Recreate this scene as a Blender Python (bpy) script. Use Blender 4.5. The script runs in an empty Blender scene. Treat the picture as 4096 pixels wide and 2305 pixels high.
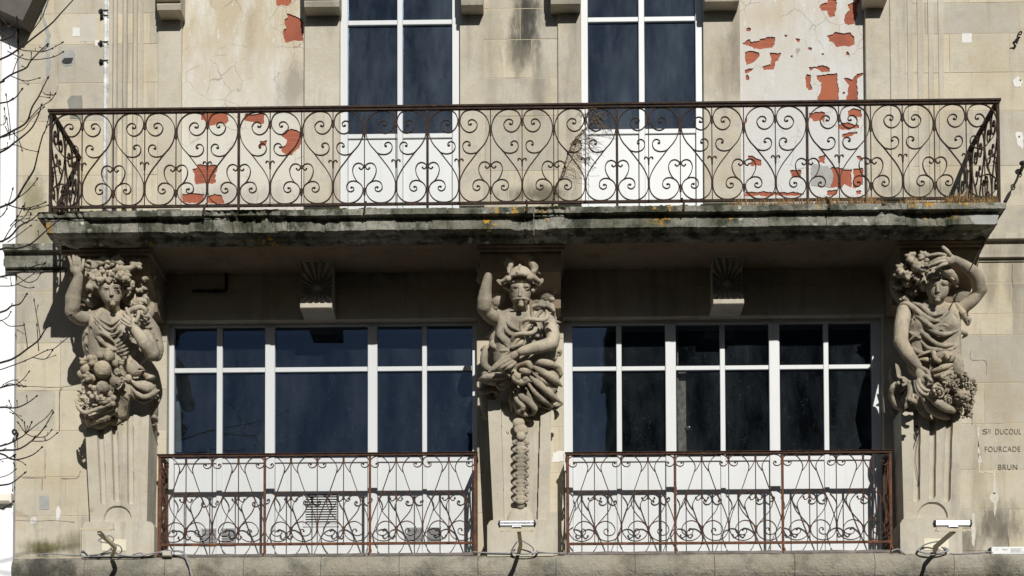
import bpy, bmesh, math, random
import numpy as np
from mathutils import Vector, noise as mnoise
from mathutils.geometry import tessellate_polygon
random.seed(7)
S = bpy.context.scene
C = S.collection
# ---------------------------------------------------------------- camera, sky, sun, exposure
FOC = 6400.0; PW, PH = 4096, 2305
YAW, PITCH, ROLL, SHY = -0.01692118, 0.0369585, -0.00292355, 2238.43
CAMP = Vector((0, -16.0, 1.6))
def cam_axes():
    cy, sy = math.cos(YAW), math.sin(YAW); cp, sp = math.cos(PITCH), math.sin(PITCH); cr, sr = math.cos(ROLL), math.sin(ROLL)
    fw = Vector((sy*cp, cy*cp, sp)); rt = Vector((cy, -sy, 0)); up = rt.cross(fw)
    return rt*cr + up*sr, up*cr - rt*sr, fw
RT, UP, FW = cam_axes()
cd = bpy.data.cameras.new('camera'); cam = bpy.data.objects.new('camera', cd); C.objects.link(cam)
cd.sensor_width = 36; cd.lens = FOC/PW*36; cd.shift_y = SHY/PW; cd.clip_end = 2000
from mathutils import Matrix
M4 = Matrix((( RT.x, UP.x, -FW.x, CAMP.x), (RT.y, UP.y, -FW.y, CAMP.y), (RT.z, UP.z, -FW.z, CAMP.z), (0, 0, 0, 1)))
cam.matrix_world = M4
S.camera = cam
SUNV = Vector((0.26, -1.0, 0.615)).normalized()          # towards the sun
w = bpy.data.worlds.new('World'); S.world = w; w.use_nodes = True
nt = w.node_tree; nt.nodes.clear()
sky = nt.nodes.new('ShaderNodeTexSky'); sky.sky_type = 'NISHITA'; sky.sun_disc = False
sky.sun_elevation = math.asin(SUNV.z); sky.sun_rotation = math.atan2(SUNV.x, SUNV.y)
bg = nt.nodes.new('ShaderNodeBackground'); bg.inputs[1].default_value = 0.05
wo = nt.nodes.new('ShaderNodeOutputWorld')
nt.links.new(sky.outputs[0], bg.inputs[0]); nt.links.new(bg.outputs[0], wo.inputs[0])
sl = bpy.data.lights.new('sun', 'SUN'); sl.energy = 5.0; sl.angle = math.radians(0.5); sl.color = (1, 0.965, 0.905)
so = bpy.data.objects.new('sun', sl); C.objects.link(so); so.rotation_euler = SUNV.to_track_quat('Z', 'Y').to_euler(); so.location = (8, -30, 25)
S.view_settings.view_transform = 'Standard'; S.view_settings.look = 'None'; S.view_settings.gamma = 1; S.view_settings.exposure = -0.14
S.cycles.max_bounces = 6; S.cycles.diffuse_bounces = 3; S.cycles.transparent_max_bounces = 12

# ---------------------------------------------------------------- measuring: a photo pixel at depth d in front of the facade
def at(px, py, d=0.0):
    v = FW + RT*((px - PW/2)/FOC) - UP*(((py - PH/2) - SHY)/FOC)
    t = (16.0 - d)/v.y
    return CAMP + v*t
def X(px, py=1400, d=0.0): return at(px, py, d).x
def Z(py, px=2048, d=0.0): return at(px, py, d).z
U = 0.0025                                                # metres per photo pixel on the wall plane

# ---------------------------------------------------------------- mesh helpers
class MB:
    def __init__(s): s.v = []; s.f = []; s.c = None
    def add(s, vs, fs):
        o = len(s.v); s.v += [tuple(p) for p in vs]; s.f += [tuple(i+o for i in f) for f in fs]
    def box(s, x0, x1, y0, y1, z0, z1):
        s.add([(x0,y0,z0),(x1,y0,z0),(x1,y1,z0),(x0,y1,z0),(x0,y0,z1),(x1,y0,z1),(x1,y1,z1),(x0,y1,z1)],
              [(0,3,2,1),(4,5,6,7),(0,1,5,4),(1,2,6,5),(2,3,7,6),(3,0,4,7)])
    def cbox(s, x0, x1, y0, y1, z0, z1, c=0.004):          # chamfered on its front (low y) edges
        a = [(x0,y1,z0),(x1,y1,z0),(x1,y1,z1),(x0,y1,z1)]
        b = [(x0,y0+c,z0),(x1,y0+c,z0),(x1,y0+c,z1),(x0,y0+c,z1)]
        d = [(x0+c,y0,z0+c),(x1-c,y0,z0+c),(x1-c,y0,z1-c),(x0+c,y0,z1-c)]
        fs = [(8,9,10,11)]
        for i in range(4):
            j = (i+1) % 4; fs += [(i,j,4+j,4+i),(4+i,4+j,8+j,8+i)]
        s.add(a+b+d, fs)
    def prism(s, poly, y0, y1):                            # poly in x,z (counter-clockwise seen from the street), front at y0
        n = len(poly)
        vs = [(x,y0,z) for x, z in poly] + [(x,y1,z) for x, z in poly]
        s.add(vs, [tuple(range(n)), tuple(range(2*n-1, n-1, -1))] + [(i, i+n, (i+1)%n+n, (i+1)%n) for i in range(n)])
    def prism_yz(s, poly, x0, x1):
        n = len(poly)
        vs = [(x0,y,z) for y, z in poly] + [(x1,y,z) for y, z in poly]
        s.add(vs, [tuple(range(n)), tuple(range(2*n-1, n-1, -1))] + [(i, i+n, (i+1)%n+n, (i+1)%n) for i in range(n)])
    def tube(s, pts, r, n=6, closed=False, cap=True, flat=None):   # r number or list; flat=(a,b): half widths of a strap in (in-plane, y)
        P = [Vector(p) for p in pts]
        m = len(P); R = r if isinstance(r, (list, tuple)) else [r]*m
        vs = []
        prev = None
        for i in range(m):
            a = P[i-1] if (i or closed) else P[i]; b = P[(i+1) % m] if (i < m-1 or closed) else P[i]
            t = (b-a)
            t = t.normalized() if t.length > 1e-9 else Vector((0,0,1))
            if flat:
                nn = Vector(flat[2]) if len(flat) > 2 else Vector((0,1,0))
                bb = t.cross(nn)
                bb = bb.normalized() if bb.length > 1e-6 else Vector((1,0,0))
                k = R[i]
                for sa, sb in ((-1,-1),(1,-1),(1,1),(-1,1)): vs.append(P[i] + bb*(sa*flat[0]*k) + nn*(sb*flat[1]*k))
            else:
                if prev is None:
                    q = Vector((0,0,1)) if abs(t.z) < 0.9 else Vector((1,0,0))
                    prev = (q - t*q.dot(t)).normalized()
                else:
                    prev = prev - t*prev.dot(t)
                    prev = prev.normalized() if prev.length > 1e-6 else Vector((1,0,0))
                b2 = t.cross(prev)
                for k in range(n):
                    g = 2*math.pi*k/n
                    vs.append(P[i] + (prev*math.cos(g) + b2*math.sin(g))*R[i])
        if flat: n = 4
        fs = []
        for i in range(m if closed else m-1):
            j = (i+1) % m
            for k in range(n): fs.append((i*n+k, i*n+(k+1)%n, j*n+(k+1)%n, j*n+k))
        if cap and not closed: fs += [tuple(range(n-1,-1,-1)), tuple((m-1)*n+k for k in range(n))]
        s.add(vs, fs)
    def ball(s, c, r, nu=8, nv=6):
        r = r if isinstance(r, (tuple, list)) else (r, r, r); c = Vector(c)
        vs = [c + Vector((0,0,r[2]))]
        for i in range(1, nv):
            for j in range(nu):
                t = math.pi*i/nv; p = 2*math.pi*j/nu
                vs.append(c + Vector((r[0]*math.sin(t)*math.cos(p), r[1]*math.sin(t)*math.sin(p), r[2]*math.cos(t))))
        vs.append(c - Vector((0,0,r[2]))); e = len(vs)-1; fs = []
        for j in range(nu):
            fs.append((0, 1+j, 1+(j+1)%nu)); fs.append((e, 1+(nv-2)*nu+(j+1)%nu, 1+(nv-2)*nu+j))
            for i in range(nv-2): fs.append((1+i*nu+j, 1+(i+1)*nu+j, 1+(i+1)*nu+(j+1)%nu, 1+i*nu+(j+1)%nu))
        s.add(vs, fs)
    def build(s, name, mat, parent=None, smooth=False, label=None, fix=True):
        me = bpy.data.meshes.new(name)
        off = wloc(parent) if parent is not None else Vector((0,0,0))
        me.from_pydata([tuple(Vector(p)-off) for p in s.v], [], s.f)
        if fix:
            bm = bmesh.new(); bm.from_mesh(me); bmesh.ops.recalc_face_normals(bm, faces=bm.faces); bm.to_mesh(me); bm.free()
        if smooth: me.polygons.foreach_set('use_smooth', [True]*len(me.polygons))
        if mat is not None: me.materials.append(mat)
        return link(name, me, parent, label)
def wloc(o):
    v = Vector((0,0,0))
    while o is not None: v += o.location; o = o.parent
    return v
def link(name, me, parent=None, label=None):
    o = bpy.data.objects.new(name, me); C.objects.link(o); o.parent = parent
    if label: o['label'] = label
    return o
def thing(name, label, cat, loc=(0,0,0), group=None):
    o = bpy.data.objects.new(name, None); C.objects.link(o); o.location = loc; o.empty_display_size = 0.1
    o['label'] = label; o['category'] = cat
    if group: o['group'] = group
    return o
def tag(o, label=None, cat=None, group=None, kind=None):
    if label: o['label'] = label
    if cat: o['category'] = cat
    if group: o['group'] = group
    if kind: o['kind'] = kind
    return o
def holder(name, parent, label=None):
    o = bpy.data.objects.new(name, None); C.objects.link(o); o.parent = parent; o.empty_display_size = 0.1
    if label: o['label'] = label
    return o
def spline(pts, n=5):                                      # Catmull-Rom through points of any dimension
    P = [np.array(p, float) for p in pts]; out = []
    for i in range(len(P)-1):
        p0 = P[max(i-1, 0)]; p1 = P[i]; p2 = P[i+1]; p3 = P[min(i+2, len(P)-1)]
        for k in range(n):
            t = k/n
            out.append(0.5*((2*p1) + (-p0+p2)*t + (2*p0-5*p1+4*p2-p3)*t*t + (-p0+3*p1-3*p2+p3)*t**3))
    out.append(P[-1]); return out
def nz(x, y=0.0, z=0.0): return mnoise.noise(Vector((x, y, z)))
def rough(poly, amp, step, seed=0.0):                      # ragged outline
    out = []
    n = len(poly)
    for i in range(n):
        a = np.array(poly[i], float); b = np.array(poly[(i+1) % n], float)
        L = np.linalg.norm(b-a); m = max(1, int(L/step))
        nn = np.array([-(b-a)[1], (b-a)[0]])/max(L, 1e-6)
        for k in range(m):
            p = a + (b-a)*k/m
            q = nz(p[0]*9+seed, p[1]*9, seed) + 0.6*nz(p[0]*31, p[1]*31, seed)
            out.append(tuple(p + nn*q*amp))
    return out

# ---------------------------------------------------------------- materials
class NT:
    def __init__(s, name):
        s.m = bpy.data.materials.new(name); s.m.use_nodes = True; s.t = s.m.node_tree; s.t.nodes.clear()
        s.out = s.n('OutputMaterial'); s.co = s.n('TexCoord').outputs['Object']
    def n(s, typ, **kw):
        o = s.t.nodes.new('ShaderNode'+typ)
        for k, v in kw.items(): setattr(o, k, v)
        return o
    def set(s, sock, v):
        if hasattr(v, 'is_linked'): s.t.links.new(v, sock)
        elif isinstance(v, (tuple, list)) and len(v) == 3 and sock.type == 'RGBA': sock.default_value = (*v, 1)
        else: sock.default_value = v
    def map(s, scale=(1,1,1), loc=(0,0,0), rot=(0,0,0), co=None):
        o = s.n('Mapping'); s.set(o.inputs[0], co or s.co); o.inputs['Scale'].default_value = scale; o.inputs['Location'].default_value = loc; o.inputs['Rotation'].default_value = rot
        return o.outputs[0]
    def noise(s, scale, detail=4, rough=0.55, co=None, dist=0.0):
        o = s.n('TexNoise'); s.set(o.inputs['Vector'], co or s.co); o.inputs['Scale'].default_value = scale; o.inputs['Detail'].default_value = detail
        o.inputs['Roughness'].default_value = rough; o.inputs['Distortion'].default_value = dist
        return o.outputs[0]
    def vor(s, scale, feature='F1', co=None, rnd=1.0):
        o = s.n('TexVoronoi', feature=feature); s.set(o.inputs['Vector'], co or s.co); o.inputs['Scale'].default_value = scale; o.inputs['Randomness'].default_value = rnd
        return o.outputs[0]
    def ramp(s, x, a, b, va=0.0, vb=1.0):
        o = s.n('MapRange'); o.clamp = True
        s.set(o.inputs[0], x); o.inputs[1].default_value = a; o.inputs[2].default_value = b; o.inputs[3].default_value = va; o.inputs[4].default_value = vb
        return o.outputs[0]
    def math(s, op, a, b=0.0, c=None):
        o = s.n('Math', operation=op); s.set(o.inputs[0], a); s.set(o.inputs[1], b)
        if c is not None: s.set(o.inputs[2], c)
        return o.outputs[0]
    def mix(s, f, a, b, blend='MIX'):
        o = s.n('Mix', data_type='RGBA', blend_type=blend); s.set(o.inputs[0], f); s.set(o.inputs[6], a); s.set(o.inputs[7], b)
        return o.outputs[2]
    def attr(s, name): return s.n('Attribute', attribute_name=name).outputs['Fac']
    def sep(s, co=None):
        o = s.n('SeparateXYZ'); s.set(o.inputs[0], co or s.co); return o.outputs
    def spot(s, x, z, rx, rz, amp=0.5):                    # soft ragged blotch with a place of its own on the wall
        m = s.map((1/rx, 0, 1/rz), (-x/rx, 0, -z/rz))
        l = s.n('VectorMath', operation='LENGTH'); s.set(l.inputs[0], m)
        d = s.math('ADD', l.outputs['Value'], s.ramp(s.noise(4, 6, 0.7, co=s.map((1.3,1,.45))), 0.3, 0.7, -amp, amp))
        o = s.n('MapRange', interpolation_type='SMOOTHERSTEP'); s.set(o.inputs[0], d); o.inputs[1].default_value = 1.25; o.inputs[2].default_value = 0.0; return o.outputs[0]
    def bump(s, h, strength=0.5, dist=0.01, normal=None):
        o = s.n('Bump'); s.set(o.inputs['Height'], h); o.inputs['Strength'].default_value = strength; o.inputs['Distance'].default_value = dist
        if normal is not None: s.set(o.inputs['Normal'], normal)
        return o.outputs[0]
    def bsdf(s, color, rough=0.8, metal=0.0, normal=None, spec=0.3):
        o = s.n('BsdfPrincipled'); s.set(o.inputs['Base Color'], color); s.set(o.inputs['Roughness'], rough); s.set(o.inputs['Metallic'], metal)
        o.inputs['Specular IOR Level'].default_value = spec
        if normal is not None: s.set(o.inputs['Normal'], normal)
        s.t.links.new(o.outputs[0], s.out.inputs[0]); return o
MAT = {}
def simple(name, col, rough=0.6, metal=0.0, var=0.15, vs=8.0, bump=0.0, bs=60, spec=0.3):
    t = NT(name)
    n = t.noise(vs, 5, 0.6)
    c = t.mix(t.ramp(n, 0.3, 0.7), tuple(x*(1-var) for x in col), tuple(min(1, x*(1+var)) for x in col))
    nm = t.bump(t.noise(bs, 4), bump, 0.004) if bump else None
    t.bsdf(c, rough, metal, nm, spec); MAT[name] = t.m; return t.m
def stone(name, c1, c2, dark=(0.10,0.095,0.085), streak=0.35, tone=False, spots=(), bumpd=0.006, grain=0.25, lich=0.0, streak_scale=(7,7,0.7), sk=(0.52,0.78)):
    t = NT(name)
    c = t.mix(t.ramp(t.noise(1.6, 5, 0.6), 0.35, 0.65), c1, c2)
    c = t.mix(t.ramp(t.noise(9, 5, 0.7), 0.35, 0.75, 0, 0.35), c, tuple(x*0.8 for x in c1))
    c = t.mix(t.ramp(t.noise(2.7, 6, 0.7, co=t.map(loc=(5,2,8))), 0.50, 0.66, 0, 0.42), c, (c1[0]*.96, c1[1]*.87, c1[2]*.70))
    c = t.mix(t.ramp(t.noise(4.5, 6, 0.72, co=t.map(loc=(1,9,3))), 0.54, 0.70, 0, 0.45), c, (c1[1]*.72, c1[1]*.71, c1[1]*.68))
    g = t.noise(90, 3, 0.7)
    c = t.mix(t.ramp(g, 0.35, 0.65, 0, grain), c, tuple(x*0.55 for x in c1))
    if tone:
        a = t.attr('tone')
        c = t.mix(1.0, c, t.mix(t.ramp(a, 0, 1), (0.84,0.842,0.85), (1.12,1.08,1.00)), 'MULTIPLY')
    st = t.ramp(t.noise(1, 6, 0.65, co=t.map(streak_scale)), sk[0], sk[1], 0, streak)
    c = t.mix(st, c, dark)
    pits = t.ramp(t.vor(60, 'F1'), 0.0, 0.18, 1, 0)
    pm = t.math('MULTIPLY', pits, t.ramp(t.noise(4, 3), 0.5, 0.7))
    c = t.mix(t.math('MULTIPLY', pm, 0.6), c, tuple(x*0.35 for x in c1))
    for (x, z, rx, rz, k, col) in spots:
        c = t.mix(t.math('MULTIPLY', t.spot(x, z, rx, rz), k), c, col)
    if lich:
        wv = t.ramp(t.math('ADD', t.vor(8.5, 'F1'), t.ramp(t.noise(40, 3), .3, .7, -.05, .05)), 0.16, 0.22, 1, 0)
        wm = t.math('MULTIPLY', wv, t.ramp(t.noise(2.2, 3), 0.50, 0.62, 0, lich))
        c = t.mix(wm, c, (0.50,0.54,0.46))
        ov = t.math('MULTIPLY', t.ramp(t.noise(15, 4, 0.7), 0.56, 0.60), t.ramp(t.noise(1.3, 3, co=t.map(loc=(3.7,1,2))), 0.56, 0.62, 0, lich))
        c = t.mix(ov, c, (0.52,0.29,0.03))
        gv = t.math('MULTIPLY', t.ramp(t.noise(18, 4, 0.7, co=t.map(loc=(9,4,2))), 0.5, 0.62), t.ramp(t.noise(0.9, 3, co=t.map(loc=(1.2,5,7))), 0.55, 0.68, 0, 0.8))
        c = t.mix(gv, c, (0.055,0.075,0.02))
    h = t.math('ADD', t.math('MULTIPLY', t.noise(45, 6, 0.7), 0.6), t.math('MULTIPLY', t.noise(7, 4, 0.6), 1.0))
    h = t.math('SUBTRACT', h, t.math('MULTIPLY', pm, 0.7))
    t.bsdf(c, 0.92, 0, t.bump(h, 0.8, bumpd), 0.15)
    MAT[name] = t.m; return t.m
zz = lambda px, py, d=0: (at(px, py, d).x, at(px, py, d).z)
SP = []
for (px, py, rx, rz, k, col) in [
    (2110, 60, 0.20, 0.36, .92, (.028,.028,.028)), (2085, 210, 0.22, 0.36, .75, (.05,.05,.046)), (2150, 330, 0.12, 0.45, .45, (.09,.088,.08)),
    (1960, 150, 0.16, 0.9, .35, (.17,.16,.13)), (2300, 140, 0.2, 0.9, .4, (.16,.15,.13)), (2150, 780, 0.5, 0.12, .85, (.09,.085,.06)), (1300, 60, .2, .3, .4, (.17,.15,.12)),
    (190, 2190, 0.30, 0.10, .9, (.10,.10,.035)), (300, 2180, 0.30, 0.18, .7, (.13,.12,.07)), (620, 2170, .14, .2, .4, (.2,.19,.16)), (130, 800, .16, .35, .7, (.16,.15,.07)), (165, 950, .2, .25, .6, (.15,.14,.07)),
    (3700, 2150, .3, .22, .6, (.1,.095,.08)), (3860, 2150, .25, .3, .75, (.09,.085,.07)), (4010, 2110, .26, .34, .8, (.09,.085,.07)), (4060, 1120, .12, .55, .5, (.16,.14,.11)),
    (3960, 1130, .12, .4, .55, (.15,.13,.10)), (3905, 1900, .1, .6, .35, (.2,.17,.12)), (2950, 140, .1, .8, .45, (.14,.12,.10)), (2900, 300, .22, .5, .4, (.16,.13,.09)),
    (1290, 640, .15, .12, .15, (.4,.4,.38)), (3990, 1580, .3, .5, .35, (.30,.23,.14)), (3800, 760, .9, .1, .5, (.12,.11,.07)), (1560, 1080, .8, .14, .5, (.05,.05,.045)), (2700, 1030, 1.2, .1, .5, (.05,.05,.045))]:  # last two spots paint deeper shade onto the wall under the slab
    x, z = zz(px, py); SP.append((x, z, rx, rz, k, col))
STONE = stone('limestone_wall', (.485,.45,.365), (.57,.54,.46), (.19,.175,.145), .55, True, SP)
STRIP = stone('limestone_strip', (.475,.435,.35), (.57,.535,.45), (.18,.165,.135), .6, False, SP)
STATUE = stone('carved_stone', (.43,.37,.275), (.55,.495,.395), (.13,.12,.10), .58, False, (), .012, .4, streak_scale=(4.2,4.2,2.0), sk=(.44,.60))
SLAB = stone('weathered_slab', (.135,.137,.10), (.52,.51,.455), (.033,.037,.025), .9, False, (), .022, .6, 1.0, (6,6,4.0), (.46,.60))
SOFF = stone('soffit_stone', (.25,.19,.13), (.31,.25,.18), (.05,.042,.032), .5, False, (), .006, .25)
TORUS = stone('ledge_stone', (.34,.32,.26), (.44,.41,.34), (.06,.06,.05), .7, False,
              [(*zz(150, 2290, .45), .55, .3, .9, (.05,.05,.045)), (*zz(480, 2300, .45), .4, .2, .5, (.1,.1,.085))], .03, .55, 0, (2.6,2.6,2.6), (.50,.68))
def mortar():
    t = NT('joint_mortar'); c = t.mix(t.ramp(t.noise(2.3, 4), 0.5, 0.66), (.50,.43,.31), (.24,.21,.165)); t.bsdf(c, .95); MAT['mortar'] = t.m; return t.m
MORTAR = mortar()
def pvc():
    t = NT('white_pvc'); c = t.mix(t.ramp(t.noise(3, 5, .65, co=t.map((1,1,.5))), .45, .8, 0, .3), (.57,.59,.60), (.47,.485,.475))
    c = t.mix(t.math('MULTIPLY', t.ramp(t.noise(70, 3, .7), .66, .75), t.ramp(t.noise(1.7, 3), .52, .66, 0, .6)), c, (.25,.24,.22))
    c = t.mix(t.ramp(t.noise(1, 6, .7, co=t.map((14,14,.9))), .56, .74, 0, .34), c, (.40,.385,.35))
    t.bsdf(c, .42, 0, None, .4); MAT['pvc'] = t.m; return t.m
PVC = pvc()
def glass(name, tint, dust, specks):
    t = NT(name)
    fr = t.n('Fresnel'); fr.inputs[0].default_value = 1.75
    tr = t.n('BsdfTransparent'); tr.inputs[0].default_value = (*tint, 1)
    gl = t.n('BsdfGlossy'); gl.inputs['Color'].default_value = (.38,.60,1,1); gl.inputs['Roughness'].default_value = 0.015
    wob = t.bump(t.noise(1.7, 2, .4), .05, .02); t.set(gl.inputs['Normal'], wob)
    m1 = t.n('MixShader'); t.set(m1.inputs[0], fr.outputs[0]); t.set(m1.inputs[1], tr.outputs[0]); t.set(m1.inputs[2], gl.outputs[0])
    df = t.n('BsdfDiffuse'); df.inputs[0].default_value = (.46,.58,.68,1)
    sp = t.ramp(t.vor(62, 'F1'), .05, .13, 1, 0)
    sp = t.math('MULTIPLY', sp, t.ramp(t.noise(17, 3), .5, .62, 0, .75*specks))
    scr = t.math('MULTIPLY', t.ramp(t.noise(6, 8, .75, co=t.map((1,1,.8)), dist=3.5), .70, .75), .55*specks)
    veil = t.ramp(t.noise(1.3, 7, .7, co=t.map((2.2,2.2,.7))), .38, .68, dust*.12, dust*1.2)
    f = t.math('MAXIMUM', t.math('MAXIMUM', sp, veil), scr)
    m2 = t.n('MixShader'); t.set(m2.inputs[0], f); t.set(m2.inputs[1], m1.outputs[0]); t.set(m2.inputs[2], df.outputs[0])
    t.t.links.new(m2.outputs[0], t.out.inputs[0]); MAT[name] = t.m; return t.m
GLASS = glass('window_glass', (.5,.56,.6), .030, 1.0)
GLASS_UP = glass('dusty_glass', (.45,.53,.6), .075, .9)
def rust(name, c1, c2, c3):
    t = NT(name)
    c = t.mix(t.ramp(t.noise(11, 6, .7), .40, .62), c1, c2)
    c = t.mix(t.ramp(t.noise(38, 4, .7), .52, .68, 0, .85), c, c3)
    t.bsdf(c, .85, 0.0, t.bump(t.noise(120, 4), .6, .003), .2); MAT[name] = t.m; return t.m
RUST_UP = rust('old_black_iron', (.024,.020,.017), (.050,.031,.022), (.095,.048,.027))
RUST_LOW = rust('rusted_iron', (.038,.025,.020), (.080,.042,.027), (.16,.065,.03))
RUST_POST = rust('rusty_post_iron', (.07,.038,.026), (.15,.062,.032), (.25,.095,.04))
def plaster(name, base, warm, crackk, spots=()):
    t = NT(name)
    up = t.ramp(t.sep()[2], Z(560), Z(60))
    m = t.math('MULTIPLY', t.ramp(t.noise(1.5, 7, .72, co=t.map((2.6,1,.85))), .37, .55), t.ramp(up, 0, 1, .10, 1.0))
    c = t.mix(t.math('MULTIPLY', m, crackk), base, warm)
    c = t.mix(t.ramp(t.noise(3.2, 7, .75, co=t.map((1,1,.8), loc=(4,2,1))), .52, .70, 0, .35), c, (.50,.46,.38))
    c = t.mix(t.ramp(t.noise(24, 5, .7), .60, .70, 0, .28), c, (.44,.39,.30))
    c = t.mix(t.math('MULTIPLY', t.ramp(t.noise(11, 6, .75, co=t.map((1.3,1,.5), loc=(7,0,3))), .60, .66), t.ramp(up, 0, 1, .1, .8)), c, (.66,.655,.63))
    for (x, z, rx, rz, k, col) in spots: c = t.mix(t.math('MULTIPLY', t.spot(x, z, rx, rz), k), c, col)
    warp = t.n('Mix', data_type='VECTOR'); warp.inputs[0].default_value = .10
    nn = t.n('TexNoise'); nn.inputs['Scale'].default_value = 6; nn.inputs['Detail'].default_value = 5; t.set(nn.inputs['Vector'], t.co)
    t.set(warp.inputs[4], t.co); t.set(warp.inputs[5], nn.outputs['Color'])
    cr = t.ramp(t.vor(5.0, 'DISTANCE_TO_EDGE', co=warp.outputs[1]), .0, .018, 1, 0)
    cr = t.math('MULTIPLY', cr, t.ramp(t.noise(2.1, 3, co=t.map(loc=(2,7,3))), .50, .60, 0, .75))
    c = t.mix(cr, c, (.16,.135,.105))
    h = t.math('SUBTRACT', t.noise(28, 6, .65), t.math('MULTIPLY', cr, .8))
    t.bsdf(c, .85, 0, t.bump(h, .5, .006), .2); MAT[name] = t.m; return t.m
x1, z1 = zz(1170, 350)
PLAS_L = plaster('stained_plaster', (.585,.57,.515), (.43,.35,.22), .75, [(x1, z1, .22, .34, .6, (.20,.18,.15)), (*zz(950, 780), .9, .16, .5, (.30,.28,.24)), (*zz(1000, 130), .10, .5, .45, (.33,.27,.18))])
PLAS_R = plaster('white_peeling_plaster', (.565,.57,.565), (.45,.375,.26), .5, [(*zz(3070, 60), .4, .22, .4, (.45,.36,.22))])
def brick():
    t = NT('terracotta_brick'); z = t.sep()[2]
    c = t.mix(t.ramp(t.noise(2.6, 5, .6), .38, .62), (.36,.118,.066), (.27,.085,.055))
    c = t.mix(t.ramp(t.noise(30, 5, .7), .58, .74, 0, .5), c, (.46,.19,.11))
    w_ = t.math('FRACT', t.math('MULTIPLY', z, 1/0.052)); line = t.ramp(w_, .0, .10, 1, 0)
    line = t.math('MULTIPLY', line, t.ramp(t.noise(1.1, 2), .45, .55, .0, 1))
    c = t.mix(t.math('MULTIPLY', line, .7), c, (.50,.24,.16))
    t.bsdf(c, .9, 0, t.bump(t.math('ADD', t.noise(60, 4), line), .5, .006), .15); MAT['brick'] = t.m; return t.m
BRICK = brick()
CEM = simple('grey_cement', (.33,.335,.32), .95, 0, .15, 9, .6, 80)
CEMD = simple('dark_cement', (.24,.235,.21), .95, 0, .15, 9, .6, 80)
CHALK = simple('faded_filler', (.54,.515,.445), .9, 0, .12, 9, .4, 60)
WHITEP = simple('white_filler', (.66,.65,.62), .9, 0, .08, 14, .4, 60)
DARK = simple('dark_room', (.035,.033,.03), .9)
ALU = simple('brushed_aluminium', (.62,.63,.65), .32, .85, .08, 5, 0, spec=.5)
BLACKP = simple('black_plastic', (.02,.02,.022), .45)
BEIGE = simple('beige_paint', (.50,.44,.31), .55, 0, .10, 12, .2, 90)
GREYC = simple('grey_cable', (.26,.265,.275), .5, 0, .08)
IRON = simple('black_iron', (.022,.02,.018), .7, .3, .3, 20, .4, 120)
PLATE = simple('cream_plate', (.66,.62,.48), .5, 0, .04)
TWIG = simple('bare_twig', (.040,.032,.028), .9, 0, .3, 9)
LEAD = simple('lead_flashing', (.13,.115,.105), .6, .3, .35, 7, .5, 30)
CRACK = simple('crack_shadow', (.17,.145,.11), .95, 0, .2, 20)
INK = simple('carved_letter', (.10,.088,.07), .95, 0, .25, 25)
WALLW = simple('white_render', (.80,.82,.85), .85, 0, .04, 2, .3, 70)
WOOD = simple('peeling_wood', (.52,.40,.31), .85, 0, .5, 18, .6, 40)
ASPH = simple('asphalt', (.078,.068,.052), .9, 0, .2, 3, .4, 50)
PAVE = simple('pavement', (.19,.16,.12), .9, 0, .2, 4, .4, 50)
ROOF = simple('dark_roof', (.06,.045,.04), .85, 0, .3, 3)
HOUSEW = simple('grey_render', (.10,.10,.095), .9, 0, .12, 2)
MOSS = simple('moss', (.05,.06,.018), .95, 0, .5, 30, .9, 60)
DRYG = simple('dry_grass', (.30,.19,.085), .9, 0, .4, 12)
STEM = simple('dry_stem', (.13,.095,.065), .9, 0, .4, 20)
# ================================================================ the facade
zg = 0.0
bld = thing('corner_building', 'old limestone townhouse front with a long iron balcony over carved figures', 'building', (0, 0, 0))
XL = X(68, 1150); XR = X(4096, 1150) + 1.6
Z_TOP = 13.2
OPEN = {}
def zavg(a, pa, b, pb, d=0): return 0.5*(Z(a, pa, d) + Z(b, pb, d))
Zwl_t, Zwl_b = zavg(1282, 700, 1276, 1880), zavg(2222, 700, 2218, 1880)
Zwr_t, Zwr_b = zavg(1267, 2300, 1262, 3500), zavg(2216, 2300, 2208, 3500)
Z_SL = Z(830, 1700, 1.1)                                   # top of the balcony floor
XWL = (X(667, 1560), X(1908, 1560)); XWR = (X(2255, 1500), X(3533, 1500))
XDL = (X(1360, 400), X(1838, 400)); XDR = (X(2325, 400), X(2812, 400))
XPL = (X(726, 400), X(1217, 400)); XPR = (X(2962, 400), X(3461, 400))
OPEN = [(*XWL, Zwl_b, Zwl_t), (*XWR, Zwr_b, Zwr_t), (*XDL, Z_SL, 12.0), (*XDR, Z_SL, 12.0), (*XPL, Z_SL-0.02, 12.0), (*XPR, Z_SL-0.02, 12.0)]
def in_open(x0, x1, z0, z1):
    for a, b, c, d in OPEN:
        if x0 > a-1e-4 and x1 < b+1e-4 and z0 > c-1e-4 and z1 < d+1e-4: return True
    return False
# solid wall body, split on every opening edge
xs = sorted({XL, XR} | {v for o in OPEN for v in o[:2]}); zs = sorted({zg, Z_TOP} | {v for o in OPEN for v in o[2:]})
body = MB()
for i in range(len(xs)-1):
    for j in range(len(zs)-1):
        if in_open(xs[i], xs[i+1], zs[j], zs[j+1]): continue
        body.box(xs[i], xs[i+1], 0.004, 0.42, zs[j], zs[j+1])
body.box(XL, XL+0.42, 0.42, 8.0, zg, Z_TOP); body.box(XR-0.42, XR, 0.42, 8.0, zg, Z_TOP)
ob = body.build('wall', STRIP, bld)
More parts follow.
